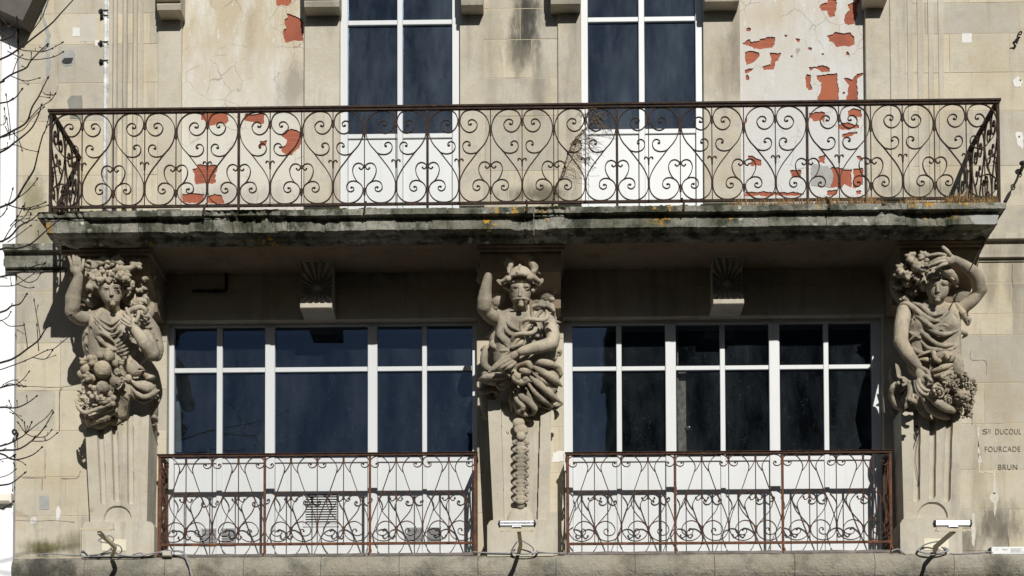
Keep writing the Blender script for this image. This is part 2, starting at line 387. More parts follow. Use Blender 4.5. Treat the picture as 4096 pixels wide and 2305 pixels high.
# weld hidden inner faces away
bm = bmesh.new(); bm.from_mesh(ob.data); bmesh.ops.remove_doubles(bm, verts=bm.verts, dist=1e-5)
seen = {}
for f in bm.faces: seen.setdefault(tuple(sorted(v.index for v in f.verts)), []).append(f)
bmesh.ops.delete(bm, geom=[f for fs in seen.values() if len(fs) > 1 for f in fs], context='FACES'); bm.to_mesh(ob.data); bm.free()
bed = MB()
for i in range(len(xs)-1):
    for j in range(len(zs)-1):
        if in_open(xs[i], xs[i+1], zs[j], zs[j+1]): continue
        bed.add([(xs[i],.0012,zs[j]),(xs[i+1],.0012,zs[j]),(xs[i+1],.0012,zs[j+1]),(xs[i],.0012,zs[j+1])], [(0,1,2,3)])
bed.build('joint_mortar', MORTAR, bld, fix=False)
# ashlar courses
cz = [zg]
while cz[-1] < Z(2226): cz.append(cz[-1] + 0.42)
cz[-1] = Z(2226)
for py in (2062, 1905, 1722, 1560, 1370, 1165, 1052, 972, 860, 700, 482, 330, 176, 53, -95, -250, -400, -560, -720, -880, -1100): cz.append(Z(py, 600))
cz = [z for z in cz if z < Z_TOP-.1] + [Z_TOP]
levels = sorted(set(cz) | {o[2] for o in OPEN} | {min(o[3], Z_TOP) for o in OPEN})
rng = random.Random(3)
ash = MB(); tones = []
def course_of(z):
    for a, b in zip(cz, cz[1:]):
        if a-1e-6 <= z < b: return a, b
    return cz[-2], cz[-1]
joints = {}
for a in cz:
    r = random.Random(int(a*1000)); x = XL + r.uniform(.35, .75); L = [XL]
    while x < XR: L.append(x); x += r.uniform(.55, 1.0)
    joints[a] = L + [XR]
btone = {}
merged = []
for z0, z1 in zip(levels, levels[1:]):
    if z1-z0 < 0.004: continue
    ca, cb = course_of(0.5*(z0+z1))
    cuts = sorted(set([x for x in joints[ca]]) | {v for o in OPEN if o[2] < z1-1e-4 and o[3] > z0+1e-4 for v in o[:2]})
    for x0, x1 in zip(cuts, cuts[1:]):
        if x1-x0 < .005 or in_open(x0, x1, z0, z1): continue
        k = (ca, round(x0, 2)); 
        if k not in btone: btone[k] = (rng.uniform(0, 1), rng.uniform(0, .0028))
        t, e = btone[k]; g = .0019
        zt = z0 + (g if abs(z0-ca) < 1e-6 else 0); zb = z1 - (g if abs(z1-cb) < 1e-6 else 0)
        n0 = len(ash.f); ash.cbox(x0+g, x1-g, -e, .004, zt, zb, .0035); tones += [t]*(len(ash.f)-n0)
oa = ash.build('ashlar_facing', STONE, bld)
at_ = oa.data.attributes.new('tone', 'FLOAT', 'FACE'); at_.data.foreach_set('value', tones)

# ---- rendered panels with plaster fallen off the brick
def ring(pts, org, sc, d=0, amp=.016, seed=1.0):
    q = rough([zz(org[0]+x/sc, org[1]+y/sc, d) for x, y in pts], amp, .012, seed)
    return [(x+nz(x*90, z*90, seed)*.007, z+nz(x*90, z*90, seed+5)*.007) for x, z in q]
def panel(name, xr, mat, holes, greys, label, d=-0.03):
    x0, x1 = xr; z0, z1 = Z_SL-.02, 12.0
    h = holder(name, bld, label)
    bk = MB(); bk.add([(x0, -d+.012, z0), (x1, -d+.012, z0), (x1, -d+.012, z1), (x0, -d+.012, z1)], [(0,1,2,3)]); bk.build('brick_backing', BRICK, h, fix=False)
    # only the band in which holes occur is tessellated; holes are clipped to it
    outer = [(x0, z0), (x1, z0), (x1, z1), (x0, z1)]
    loops = [outer]
    for hl in holes:
        c = [(min(max(x, x0+.004), x1-.004), max(z, z0+.004)) for x, z in hl]
        q = [c[0]]
        for p in c[1:]:
            if abs(p[0]-q[-1][0]) + abs(p[1]-q[-1][1]) > .003: q.append(p)
        if len(q) > 3: loops.append(q)
    flat = [Vector((x, z, 0)) for l in loops for x, z in l]
    tri = tessellate_polygon([[Vector((x, z, 0)) for x, z in l] for l in loops])
    p = MB(); y = -d
    p.add([(v.x, y, v.y) for v in flat], [tuple(t) for t in tri])
    for l in loops[1:]:
        n = len(l); p.add([(x, y, z) for x, z in l] + [(x, y+.0115, z) for x, z in l], [(i, (i+1) % n, n+(i+1) % n, n+i) for i in range(n)])
    o = p.build('plaster', mat, h, fix=False)
    for f in o.data.polygons:
        pass
    bm = bmesh.new(); bm.from_mesh(o.data)
    fl = [f for f in bm.faces if len(f.verts) == 3 and f.normal.y > 0]
    bmesh.ops.reverse_faces(bm, faces=fl); bm.to_mesh(o.data); bm.free()
    for g in greys:
        m = MB(); m.prism(g, y-.003, y+.002); m.build('cement_patch', CEM, h)
    return h
A1 = ((700, 0), 1.7264)
PL_H = [[(765,80),(800,85),(835,100),(870,120),(884,150),(886,280),(850,275),(810,272),(775,285),(760,285),(745,240),(747,190),(765,185),(755,150),(752,125),(768,112)],
        [(697,-40),(795,-40),(793,8),(775,22),(705,24),(697,10)],
        [(245,745),(280,730),(330,724),(352,745),(360,790),(368,825),(345,848),(300,845),(265,858),(205,858),(203,835),(172,820),(178,775),(215,765)],
        [(480,775),(610,775),(608,845),(575,848),(530,825),(480,825)], [(580,962),(636,958),(625,1000),(582,1008)],
        [(730,930),(760,895),(810,887),(872,905),(872,960),(850,1010),(800,1065),(765,1062),(730,1035),(730,1000),(760,985),(768,960)],
        [(150,1128),(280,1130),(288,1160),(270,1190),(275,1250),(255,1262),(140,1262),(130,1240),(132,1200),(118,1165),(150,1150)],
        [(40,1330),(140,1325),(200,1330),(200,1392),(40,1392)], [(220,1350),(270,1335),(320,1345),(335,1392),(220,1392)]]
panel('rendered_panel', XPL, PLAS_L, [ring(h, *A1, seed=i*1.7) for i, h in enumerate(PL_H)], [], 'stained plaster panel with few bare brick patches')
A2 = ((2920, 0), 1.7268)
PR_H = [[(618,40),(640,15),(680,10),(690,-20),(735,-10),(738,30),(728,100),(690,112),(672,60),(640,65)], [(820,20),(860,5),(905,-30),(885,40),(888,100),(865,160),(800,150),(805,100),(830,60)],
        [(88,290),(130,262),(150,280),(200,270),(205,248),(314,246),(312,300),(290,328),(160,325),(120,300)], [(108,350),(150,343),(213,347),(212,385),(150,425),(118,438),(106,400)],
        [(275,347),(356,357),(335,405),(310,420),(306,470),(235,478),(230,445),(285,435),(290,400),(280,380)], [(105,470),(180,448),(165,475),(130,497),(105,495)], [(108,515),(120,500),(134,525),(130,545),(112,540)], [(120,190),(132,180),(146,192),(138,205),(122,203)],
        [(670,235),(735,215),(780,220),(838,215),(857,240),(857,300),(820,312),(735,314),(720,285),(680,275)], [(546,450),(600,445),(640,437),(690,455),(695,487),(640,482),(590,465),(555,490)], [(805,350),(818,342),(834,358),(830,374),(808,370)],
        [(530,510),(555,508),(560,560),(568,610),(545,612),(527,580)], [(603,510),(745,497),(752,600),(757,702),(640,702),(613,680),(632,640),(640,560),(605,540)],
        [(790,530),(820,528),(850,540),(880,500),(927,494),(890,540),(888,640),(886,700),(800,690),(825,640),(828,580),(800,555)], [(308,690),(320,683),(340,692),(345,712),(305,712)], [(782,628),(795,622),(803,632),(795,642),(784,640)],
        [(548,770),(664,766),(660,800),(655,838),(640,815),(580,825),(545,795)], [(820,760),(850,745),(912,743),(910,795),(860,800),(815,790)], [(745,845),(790,838),(890,850),(895,875),(800,885),(750,880)], [(772,915),(890,895),(885,915),(830,930),(800,945),(772,940)], [(105,815),(122,800),(125,830),(110,845)],
        [(130,1075),(160,1062),(185,1085),(218,1095),(216,1135),(150,1140),(140,1120),(165,1110)], [(615,1075),(655,1060),(660,1100),(665,1125),(615,1120)], [(420,1165),(497,1163),(495,1215),(430,1215)], [(874,1070),(900,1065),(925,1090),(922,1110),(885,1095)],
        [(670,1160),(710,1152),(845,1160),(845,1290),(790,1260),(765,1285),(690,1290),(700,1255),(718,1220),(700,1180)], [(858,1160),(926,1150),(926,1270),(858,1285)], [(672,1310),(745,1300),(742,1345),(672,1345)], [(872,1308),(910,1308),(905,1330),(872,1330)],
        [(105,1312),(520,1320),(520,1345),(105,1345)], [(375,232),(400,226),(398,245),(380,250)], [(457,255),(485,258),(482,278),(465,276)], [(540,318),(570,320),(568,332),(550,330)], [(424,372),(438,370),(436,385),(426,384)], [(636,355),(655,353),(652,368),(640,370)]]
PR_G = [[(455,340),(485,332),(488,350),(465,390),(452,365)], [(565,1135),(665,1145),(700,1180),(718,1220),(690,1300),(560,1280)]]
panel('rendered_panel', XPR, PLAS_R, [ring(h, *A2, seed=i*2.3) for i, h in enumerate(PR_H)], [ring(g, *A2, -.03, seed=9.1) for g in PR_G], 'white plaster panel flaked to red brick in many places')

# ---- upper floor strips and fluted pilasters
zS, zT = Z_SL+.004, 12.6
def strip(px0, px1, d, name='stone_strip'):
    m = MB(); m.cbox(X(px0, 400), X(px1, 400), -d, .003, zS, zT, .006); return m.build(name, STRIP, bld)
strip(631, 725, .012); strip(1218, 1359, .028); strip(1839.5, 1937, .02); strip(2232, 2324, .028); strip(2813.5, 2961, .02); strip(3462, 3559, .03); strip(3560.5, 3624, .028)
def fluted(x0, x1, cents, wd, d, dep):
    pts = [(x0, -d)]
    for c in cents:
        for k in range(9):
            a = math.pi*k/8; pts.append((c - wd/2*math.cos(a), -d + (dep*math.sin(a)**.35 if dep > 0 else dep*math.sin(a) + .012*(1-math.sin(a)))))
    pts.append((x1, -d)); n = len(pts); zb = zS + .055
    m = MB(); vs = [(x, y, zb) for x, y in pts] + [(x, y, zT) for x, y in pts]
    m.add(vs, [(i, i+1, n+i+1, n+i) for i in range(n-1)])
    m.add([(x0, -d, zb), (x0, .003, zb), (x0, .003, zT), (x0, -d, zT)], [(0,1,2,3)]); m.add([(x1, -d, zb), (x1, .003, zb), (x1, .003, zT), (x1, -d, zT)], [(3,2,1,0)])
    m.box(x0, x1, -d, .003, zS, zb)
    return m.build('fluted_pilaster', STRIP, bld, fix=False)
fluted(X(432, 300), X(574, 300), [X(461, 300), X(500.5, 300), X(541, 300)], 22*U, .012, -.030)
fluted(X(3631, 300), X(3776, 300), [X(3661, 300), X(3704, 300), X(3745, 300)], 20*U, .010, .052)
# ---- lintel brackets at the top edge
def bracket(px0, px1, pyb):
    x0, x1 = X(px0, pyb, .22), X(px1, pyb, .22); z = Z(pyb, px0, .22)
    m = MB(); m.prism_yz([(.003, z+.0), (-.20, z), (-.22, z+.045), (-.19, z+.075), (-.19, z+.085), (-.24, z+.09), (-.24, z+.16), (-.27, z+.18), (-.27, z+.5), (.003, z+.5)], x0, x1)
    m.build('lintel_bracket', STRIP, bld)
for a in ((627, 721, 36), (1216, 1356, 24), (1844, 1932, 16), (2203, 2323, 12), (2820, 2958, 2), (3464, 3552, -8)): bracket(*a)

# ---- windows
ROOMS = MB()
def rect_frame(m, x0, x1, z0, z1, w, y0, y1):              # four butted members
    m.cbox(x0, x0+w, y0, y1, z0, z1, .003); m.cbox(x1-w, x1, y0, y1, z0, z1, .003)
    m.cbox(x0+w, x1-w, y0+.002, y1, z1-w, z1, .003); m.cbox(x0+w, x1-w, y0+.002, y1, z0, z0+w, .003)
def window(label, xr, z0, z1, muls, zt, zg0, y, glass, gname='pane'):
    """muls: list of (x0, x1, thick) mullions; zt: transom z range; zg0: bottom of glazing rail (z0,z1)"""
    x0, x1 = xr; h = holder('window', bld, label)
    m = MB(); jw = muls['jamb']
    m.cbox(x0, x0+jw, y-.03, y+.05, z0, z1, .004); m.cbox(x1-jw, x1, y-.03, y+.05, z0, z1, .004)
    m.cbox(x0+jw, x1-jw, y-.028, y+.05, z1-muls['top'], z1, .004)
    edges = [x0+jw]
    for a, b, big in muls['m']:
        e = .03 if big else .012
        m.cbox(a, b, y-e, y+.05, z0 if big else z0+.001, z1-muls['top'], .004); edges += [a, b]
    edges.append(x1-jw)
    bays = [(edges[i], edges[i+1]) for i in range(0, len(edges), 2)]
    for a, b in bays:
        m.cbox(a, b, y-.009, y+.05, zt[0], zt[1], .004); m.cbox(a, b, y-.013, y+.05, zg0[0], zg0[1], .005)
    m.build('frame', PVC, h)
    g = MB(); p = MB()
    for a, b in bays:
        for c, d in ((zg0[1], zt[0]), (zt[1], z1-muls['top'])): g.add([(a, y+.020, c), (b, y+.020, c), (b, y+.020, d), (a, y+.020, d)], [(0,1,2,3)])
    g.build('pane', glass, h, fix=False)
    for a, b in muls['panels']: p.cbox(a+.002, b-.002, y+.004, y+.03, z0+.002, zg0[0]-.004, .004)
    p.build('infill_panel', PVC, h)
    ROOMS.box(x0-.3, x1+.3, 3.2, 3.25, z0-.3, z1+.6); ROOMS.box(x0-.3, x0-.25, .5, 3.2, z0-.3, z1+.6); ROOMS.box(x1+.25, x1+.3, .5, 3.2, z0-.3, z1+.6)
    ROOMS.box(x0-.25, x1+.25, .5, 3.2, z0-.3, z0-.2); ROOMS.box(x0-.25, x1+.25, .5, 3.2, z1+.5, z1+.6)
    return h
DW = -.14
def xm(lst, py, d): return [(X(a, py, d), X(b, py, d), k) for a, b, k in lst]
yl = .13
jl = X(696, 1560, -.1) - XWL[0]
ML = {'jamb': jl, 'top': Zwl_t - zavg(1306, 800, 1300, 1800, -.1), 'm': xm([(865, 888, 0), (1060, 1099, 1), (1471, 1509, 1), (1688, 1707, 0)], 1560, -.1), 'panels': []}
ML['panels'] = [(XWL[0]+jl, ML['m'][1][0]), (ML['m'][1][1], ML['m'][2][0]), (ML['m'][2][1], XWL[1]-jl)]
for q in (0, 3): pass
win_l = window('wide white window with single big middle pane and louvre vents', XWL, Zwl_b, Zwl_t, ML, (zavg(1487, 700, 1482, 1880, -.1), zavg(1468, 700, 1463, 1880, -.1)), (Z(1849, 1200, -.1), Z(1831, 1200, -.1)), yl, GLASS)
jr = X(2290, 1500, -.1) - XWR[0]
MR = {'jamb': jr, 'top': Zwr_t - zavg(1297, 2300, 1291, 3500, -.1), 'm': xm([(2466, 2487, 0), (2662, 2704, 1), (2881, 2901, 0), (3077, 3119, 1), (3296, 3316, 0)], 1500, -.1)}
MR['panels'] = [(XWR[0]+jr, MR['m'][1][0]), (MR['m'][1][1], MR['m'][3][0]), (MR['m'][3][1], XWR[1]-jr)]
win_r = window('wide white window of twelve dark panes', XWR, Zwr_b, Zwr_t, MR, (zavg(1480, 2300, 1474, 3500, -.1), zavg(1462, 2300, 1457, 3500, -.1)), (Z(1842, 2900, -.1), Z(1824, 2900, -.1)), yl, GLASS)
def door_win(label, xr, c, jw, t, b, pl):
    M = {'jamb': jw, 'top': .08, 'm': xm([(c[0], c[1], 1)], 400, -.05)}
    M['panels'] = [(xr[0]+jw, M['m'][0][0]), (M['m'][0][1], xr[1]-jw)]
    return window(label, xr, Z_SL+.05, 11.6, M, t, b, .055, pl)
door_win('left tall balcony door with dark glass', XDL, (1590, 1611), X(1392, 400, -.05)-XDL[0], (Z(100, 1600, -.05), Z(81, 1600, -.05)), (Z(555, 1600, -.05), Z(536, 1600, -.05)), GLASS_UP)
door_win('right tall balcony door with bluish streaked glass', XDR, (2555, 2578), X(2352, 400, -.05)-XDR[0], (Z(87, 2570, -.05), Z(68, 2570, -.05)), (Z(537, 2570, -.05), Z(517, 2570, -.05)), GLASS_UP)
# thresholds under the balcony doors
for q in (XDL, XDR): m = MB(); m.box(q[0], q[1], .0, .42, Z_SL-.1, Z_SL+.05); m.build('threshold', STRIP, bld)
ROOMS.build('room', DARK, bld)
# vents in the left window
def grille(name, px0, px1, py0, py1, n, border, deep, mats, par, label):
    d = -.125; x0, x1 = X(px0, py0, d), X(px1, py0, d); z1, z0 = Z(py0, px0, d), Z(py1, px0, d); y = yl+.004
    h = holder(name, par, label); m = MB(); rect_frame(m, x0, x1, z0, z1, border, y-.012, y-.0005); m.build('grille_frame', mats[0], h)
    b = MB(); b.box(x0+border, x1-border, y-.0025, y-.0008, z0+border, z1-border); b.build('grille_back', mats[1], h)
    s = MB(); zc0, zc1 = z0+border, z1-border; st = (zc1-zc0)/n
    for i in range(n):
        a = zc0 + st*(i+.5); s.prism_yz([(y-.011, a-st*.30), (y-.009, a-st*.34), (y-.003, a+st*.12), (y-.003, a+st*.2)], x0+border, x1-border)
    s.build('louvre', mats[0], h)
PVC2 = simple('grey_pvc', (.52,.54,.56), .5, 0, .06, 10)
grille('vent_grille', 1212, 1357, 1968, 2108, 12, .026, 1, (PVC, BLACKP), win_l, 'large square white louvre vent')
grille('vent_grille', 802, 942, 2112, 2185, 12, .012, 1, (PVC2, DARK), win_l, 'left of the two small grey vent grilles')
grille('vent_grille', 1624, 1766, 2108, 2173, 12, .012, 1, (PVC2, DARK), win_l, 'right of the two small grey vent grilles')
# old peeling shutter edge and handle behind the glass of the right window
m = MB(); m.cbox(X(2710, 1600, -.35), X(2740, 1600, -.35), .24, .28, Zwr_b+.3, Z(1490, 2720, -.3), .004); m.cbox(X(2706, 1600, -.3), X(2711, 1600, -.3), .21, .235, Zwr_b+.3, Z(1330, 2720, -.3), .002)
m.build('old_casement', WOOD, win_r); m = MB(); m.ball(at(2756, 1712, -.2), .024); m.tube([at(2740, 1712, -.24), at(2756, 1712, -.2)], .012); m.build('door_knob', ALU, win_r, True)
m = MB(); m.prism([zz(697, 1500, -.45), zz(703, 1810, -.45), zz(727, 1810, -.45), zz(722, 1640, -.45)], .44, .47); m.build('window_reveal', CEM, win_l)

# ---- balcony slab: moulded edge built stone by stone, with broken arrises
Z2t = Z_SL
zlip = Z(856, 1700, 1.1); zf2 = Z(918, 1700, 1.035); zf3a = Z(955, 1600, .80)
XB0, XB1 = X(150, 860, 1.1), X(4025, 825, 1.1)
PROF = [(.0, Z2t), (1.085, Z2t), (1.10, Z2t-.012), (1.10, zlip), (1.065, zlip-.003), (1.045, zlip-.006), (1.037, zlip-.012), (1.037, zf2), (1.01, zf2-.006), (.93, zf2-.012), (.90, zf2-.03), (.86, zf2-.035), (.80, zf2-.05), (.80, zf3a), (0, zf3a)]
m = MB()
SEGX = [XB0] + [X(p, 860, 1.1) for p in (548, 845, 1145, 1462, 1790, 2135, 2455, 2790, 3080, 3310, 3630, 3800)] + [XB1]
chipdef = [(X(250, 880, 1.1), .26, .055, 0), (X(860, 880, 1.1), .14, .05, 0), (X(1000, 880, 1.1), .30, .06, 1), (X(2200, 880, 1.1), .20, .045, 0), (X(700, 880, 1.1), .14, .03, 2), (X(2120, 880, 1.1), .2, .03, 2), (X(3720, 880, 1.1), .24, .035, 2), (X(3560, 880, 1.1), .10, .03, 0), (X(1300, 880, 1.1), .15, .02, 2), (X(1650, 880, 1.1), .2, .02, 2)]
def chip(x, idx):
    v = 0.0
    for c, wd, a, kind in chipdef:
        if (kind == 0 and idx in (2, 3, 4)) or (kind == 1 and idx in (2, 3, 4, 5, 6, 7)) or (kind == 2 and idx in (6, 7)):
            t = abs(x-c)/wd
            if t < 1: v = max(v, round(a*min(1, (1-t)*3)*(.45 + 1.3*abs(nz(x*17, idx*.3)))/.011)*.011)
    return v
rs = random.Random(5)
for a, b in zip(SEGX, SEGX[1:]):
    n = max(4, int((b-a)/.02)); dy = rs.uniform(-.005, .005); dz = rs.uniform(-.004, .002); k = len(PROF); vs = []
    for i in range(n+1):
        t = i/n
        for j, (d, z) in enumerate(PROF):
            ins = 1.10 - d
            xl = a + (ins if a == XB0 else .002); xr = b - (ins if b == XB1 else .002)
            if d == 0: xl, xr = (a+1.1 if a == XB0 else a), (b-1.1 if b == XB1 else b)
            if xr < xl: xr = xl+.01
            x = xl + (xr-xl)*t
            jz = nz(x*22, j*.9)*.004 + nz(x*70, j*1.7)*.003; jd = nz(x*18, j*2.3, 4)*.004 + nz(x*60, j*.7, 2)*.003
            c = chip(x, j) if 2 <= j <= 7 else 0
            if d > 0: vs.append((x, -(d + dy - jd - c), z + dz + jz + (c*.5 if j in (3, 4) else 0)))
            else: vs.append((x, .003, z + dz))
    m.add(vs, [(i*k+j, (i+1)*k+j, (i+1)*k+(j+1) % k, i*k+(j+1) % k) for i in range(n) for j in range(k)])
    m.add([vs[j] for j in range(k)], [tuple(range(k))]); m.add([vs[n*k+j] for j in range(k)], [tuple(range(k-1, -1, -1))])
for side in (0, 1):                                        # returns to the wall
    k = len(PROF); vs = []; n = 30
    for i in range(n+1):
        t = i/n
        for j, (d, z) in enumerate(PROF):
            ins = 1.10 - d; x = XB0 + ins if side == 0 else XB1 - ins
            y = -(d)*(1-t)
            jz = nz(y*22, j*.9, 3)*.004; jx = nz(y*30, j, 7)*.004
            vs.append((x + jx if d > 0 else x, y, z + jz))
    m.add(vs, [(i*k+j, (i+1)*k+j, (i+1)*k+(j+1) % k, i*k+(j+1) % k) for i in range(n) for j in range(k-1)])
slab = m.build('balcony', SLAB, bld)
# flat soffit plate and underside bed
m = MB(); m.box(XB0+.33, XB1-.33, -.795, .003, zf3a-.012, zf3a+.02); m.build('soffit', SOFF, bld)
# metal repair plate on the right end of the lower band
m = MB(); m.prism([zz(3872, 855+3, 1.03), zz(3885, 885, 1.03), zz(3898, 899, 1.03), zz(3980, 899, 1.03), zz(3992, 870, 1.03), zz(3995, 858, 1.03)], -1.04, -1.0); m.build('metal_patch', CEM, bld)

# ---- capital blocks that carry the slab
ZS = zf3a - .012
def capital(px0, px1, pyb):
    x0, x1 = X(px0, 970, .75), X(px1, 970, .75)
    m = MB(); zc = Z(1004, px0, .75)
    m.prism_yz([(.003, ZS), (-.76, ZS), (-.76, ZS-.05), (-.745, ZS-.06), (-.735, ZS-.085), (.003, ZS-.085)], x0, x1)
    z1 = ZS-.085
    m.prism_yz([(.003, z1), (-.70, z1), (-.70, z1-.03), (-.62, z1-.17), (-.36, z1-.30), (-.33, z1-.42), (.003, z1-.42)], x0+.03, x1-.03)
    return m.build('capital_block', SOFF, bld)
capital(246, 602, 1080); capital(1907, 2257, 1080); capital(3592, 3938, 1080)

# ---- moulded string course beside the balcony
def course(x0, x1, pt, ca, ca2, cb, cc, px, mitre):
    zt = Z(pt, px, .13); z1 = Z(ca, px, .13); z2 = Z(cb, px, .08)
    prof = [(.002, zt+.02), (-.13, zt), (-.13, z1), (-.085, z1-.004), (-.075, z1-.02), (-.055, z2+.03), (-.055, z2), (-.02, z2-.004), (-.015, z2-.03), (.002, z2-.03)]
    m = MB(); m.prism_yz(prof, x0, x1); return m.build('string_course', SLAB if mitre else STRIP, bld)
course(XL-.11, X(246, 1000, .75), 974, 1000, 0, 1064, 0, 150, True)
course(X(3936, 1000, .75), XR, 932, 954, 0, 1024, 0, 4020, False)
# ---- fan consoles over the lower windows
def console(px0, px1, pyt, pyb, pylit):
    d = .34; xa, xb = X(px0, pyt, d), X(px1, pyt, d); zt = ZS; zb = Z(pyb, px0, d)
    m = MB(); nx, nzv = 44, 56; cx, czc = .5*(xa+xb), zb + (zt-zb)*.50; vs = []
    for j in range(nzv+1):
        z = zb + .05 + (zt-zb-.05)*j/nzv; v = j/nzv
        for i in range(nx+1):
            x = xa + (xb-xa)*i/nx
            r = math.hypot(x-cx, z-czc); a = math.atan2(z-czc, x-cx)
            dd = d - .10*math.sin(math.pi*v)**1.3
            rel = (abs((a*20/(2*math.pi)) % 1 - .5)*2)
            rel = -.042*rel*min(1, r/.08)
            if r < .036: rel = .004
            if i in (0, nx) or j in (0, nzv): rel = 0
            vs.append((x, -(dd+rel), z))
    w_ = nx+1; m.add(vs, [(j*w_+i, j*w_+i+1, (j+1)*w_+i+1, (j+1)*w_+i) for j in range(nzv) for i in range(nx)])
    for i0, sgn in ((0, 1), (nx, -1)):
        col = [vs[j*w_+i0] for j in range(nzv+1)]; k = len(col)
        m.add(col + [(p[0], .003, p[2]) for p in col], [((j, j+1, k+j+1, k+j) if sgn < 0 else (j+1, j, k+j, k+j+1)) for j in range(k-1)])
    m.cbox(xa-.006, xb+.006, -d-.012, .003, zb, zb+.048, .006)
    xi = .03; zu = zb+.03
    m.add([(xa, -d+.02, zb), (xb, -d+.02, zb), (xb-xi, .003, zu), (xa+xi, .003, zu), (xa, .003, zb), (xb, .003, zb)], [(0,3,2,1), (0,4,3), (1,2,5)])
    o = m.build('fan_console', STRIP, bld, fix=False)
console(1203, 1326, 1032, 1234, 0); console(2853, 2972, 1016, 1218, 0)
# dark bent pipe on the shaded wall
m = MB(); m.tube(spline([at(905, 1070, .02), at(905, 1150, .02), at(900, 1162, .02), at(885, 1165, .02), at(770, 1165, .02)], 4), .014, 7); m.ball(at(860, 1165, .02), .022); m.build('wall_pipe', IRON, bld, True)

# ---- rounded ledge at the bottom
zt = Z(2226, 2048, .30); m = MB(); k = 18; segs = [X(48, 2300, .42)] + [X(p, 2300, .42) for p in (340, 660, 975, 1284, 1597, 1912, 2224, 2540, 2858, 3178, 3498, 3815)] + [XR]
for a, b in zip(segs, segs[1:]):
    n = int((b-a)/.025)+2; vs = []
    pr = [(.003, zt), (-.34, zt)]
    for q in range(14):
        g = math.radians(80 - q*13); pr.append((-.34 - .115*math.cos(g), zt-.145 + .145*math.sin(g)))
    pr += [(-.34, zt-.30), (-.30, zt-.34), (.003, zt-.34)]
    kk = len(pr)
    for i in range(n+1):
        x = a+.0025 + (b-a-.005)*i/n
        for j, (y, z) in enumerate(pr):
            f = 1 if y < -.2 else 0
            vs.append((x, y + f*(nz(x*16, j*.5)*.005 + nz(x*45, j)*.003), z + f*nz(x*20, j*.5, 5)*.003))
    m.add(vs, [(i*kk+j, (i+1)*kk+j, (i+1)*kk+(j+1) % kk, i*kk+(j+1) % kk) for i in range(n) for j in range(kk)])
    m.add([vs[j] for j in range(kk)], [tuple(range(kk))]); m.add([vs[n*kk+j] for j in range(kk)], [tuple(range(kk-1, -1, -1))])
m.build('rounded_ledge', TORUS, bld)
# lead sheet edge under the window railings
for a, b in ((650, 1455), (1460, 1893), (2240, 2700), (2705, 3130), (3135, 3560)):
    m = MB(); n = 24; x0, x1 = X(a, 2220, .36), X(b, 2220, .36)
    for i in range(n):
        xa_, xb_ = x0+(x1-x0)*i/n, x0+(x1-x0)*(i+1)/n; h0 = zt+.028+nz(xa_*5)*.008; h1 = zt+.028+nz(xb_*5)*.008
        m.add([(xa_, -.372+nz(xa_*7)*.008, zt-.002), (xb_, -.372+nz(xb_*7)*.008, zt-.002), (xb_, -.36, h1), (xa_, -.36, h0), (xa_, 0, h0+.01), (xb_, 0, h1+.01)], [(0,1,2,3), (3,2,5,4)])
    m.build('lead_sheet', LEAD, bld)
m = MB(); m.box(XL, XR, -.02, .003, zg, .55); m.build('plinth', STRIP, bld)
# ---- cornice and roof out of frame
m = MB(); m.prism_yz([(.42, Z_TOP), (-.35, Z_TOP), (-.5, Z_TOP+.25), (-.5, Z_TOP+.35), (8, Z_TOP+2.6), (8, Z_TOP)], XL-.2, XR+.2); m.build('roof', ROOF, bld)
# ---- repairs, cracks, holes on the stone
def patch(pts, org, sc, mat, name, d=.004, amp=.006, seed=0):
    m = MB(); m.prism(rough([zz(org[0]+x/sc, org[1]+y/sc) for x, y in pts], amp, .02, seed), -d, .003); return m.build(name, mat, bld)
A8 = ((0, 0), 2.5886)
patch([(450,-30),(492,-30),(478,80),(455,150),(480,230),(500,300),(530,375),(512,400),(520,500),(512,560),(532,640),(515,740),(530,790),(478,790),(476,640),(478,520),(470,430),(492,390),(465,340),(470,300),(440,230),(430,150)], *A8, CEM, 'cement_repair')
patch([(430,850),(470,810),(520,790),(580,830),(610,890),(590,950),(560,980),(480,980),(430,950)], *A8, simple('buff_cement', (.38,.345,.28), .95, 0, .1, 9, .5, 60), 'cement_repair', .007)
patch([(630,540),(660,520),(760,518),(782,560),(770,650),(740,680),(680,690),(636,655)], *A8, CEM, 'cement_repair', .005)
patch([(640,640),(668,605),(762,602),(742,660),(700,668),(655,662)], *A8, BLACKP, 'vent_hole', .008, .002)
patch([(695,1040),(735,995),(850,990),(857,1220),(840,1235),(725,1230),(718,1130)], *A8, CEMD, 'cement_repair', .005)
patch([(752,285),(828,290),(828,380),(752,380)], *A8, WHITEP, 'filler_patch'); patch([(830,160),(990,150),(995,430),(825,435)], *A8, simple('pale_stone', (.50,.475,.42), .9, 0, .08, 4, .3, 60), 'replaced_stone', .0035, .004)
patch([(985,420),(1030,425),(1028,478),(985,476)], *A8, WHITEP, 'filler_patch')
A9 = ((0, 1505), 1.8125)
patch([(285,868),(356,868),(356,968),(285,968)], *A9, CEM, 'filler_patch', amp=.003); patch([(225,1025),(255,1022),(268,1045),(255,1075),(228,1072),(217,1050)], *A9, WHITEP, 'filler_patch')
patch([(410,960),(430,935),(442,985),(430,1030),(415,1060),(405,1010)], *A9, WHITEP, 'filler_patch', amp=.01); patch([(1095,590),(1120,585),(1130,620),(1112,660),(1095,650)], *A9, WHITEP, 'filler_patch')
A10 = ((3560, 1660), 2.248)
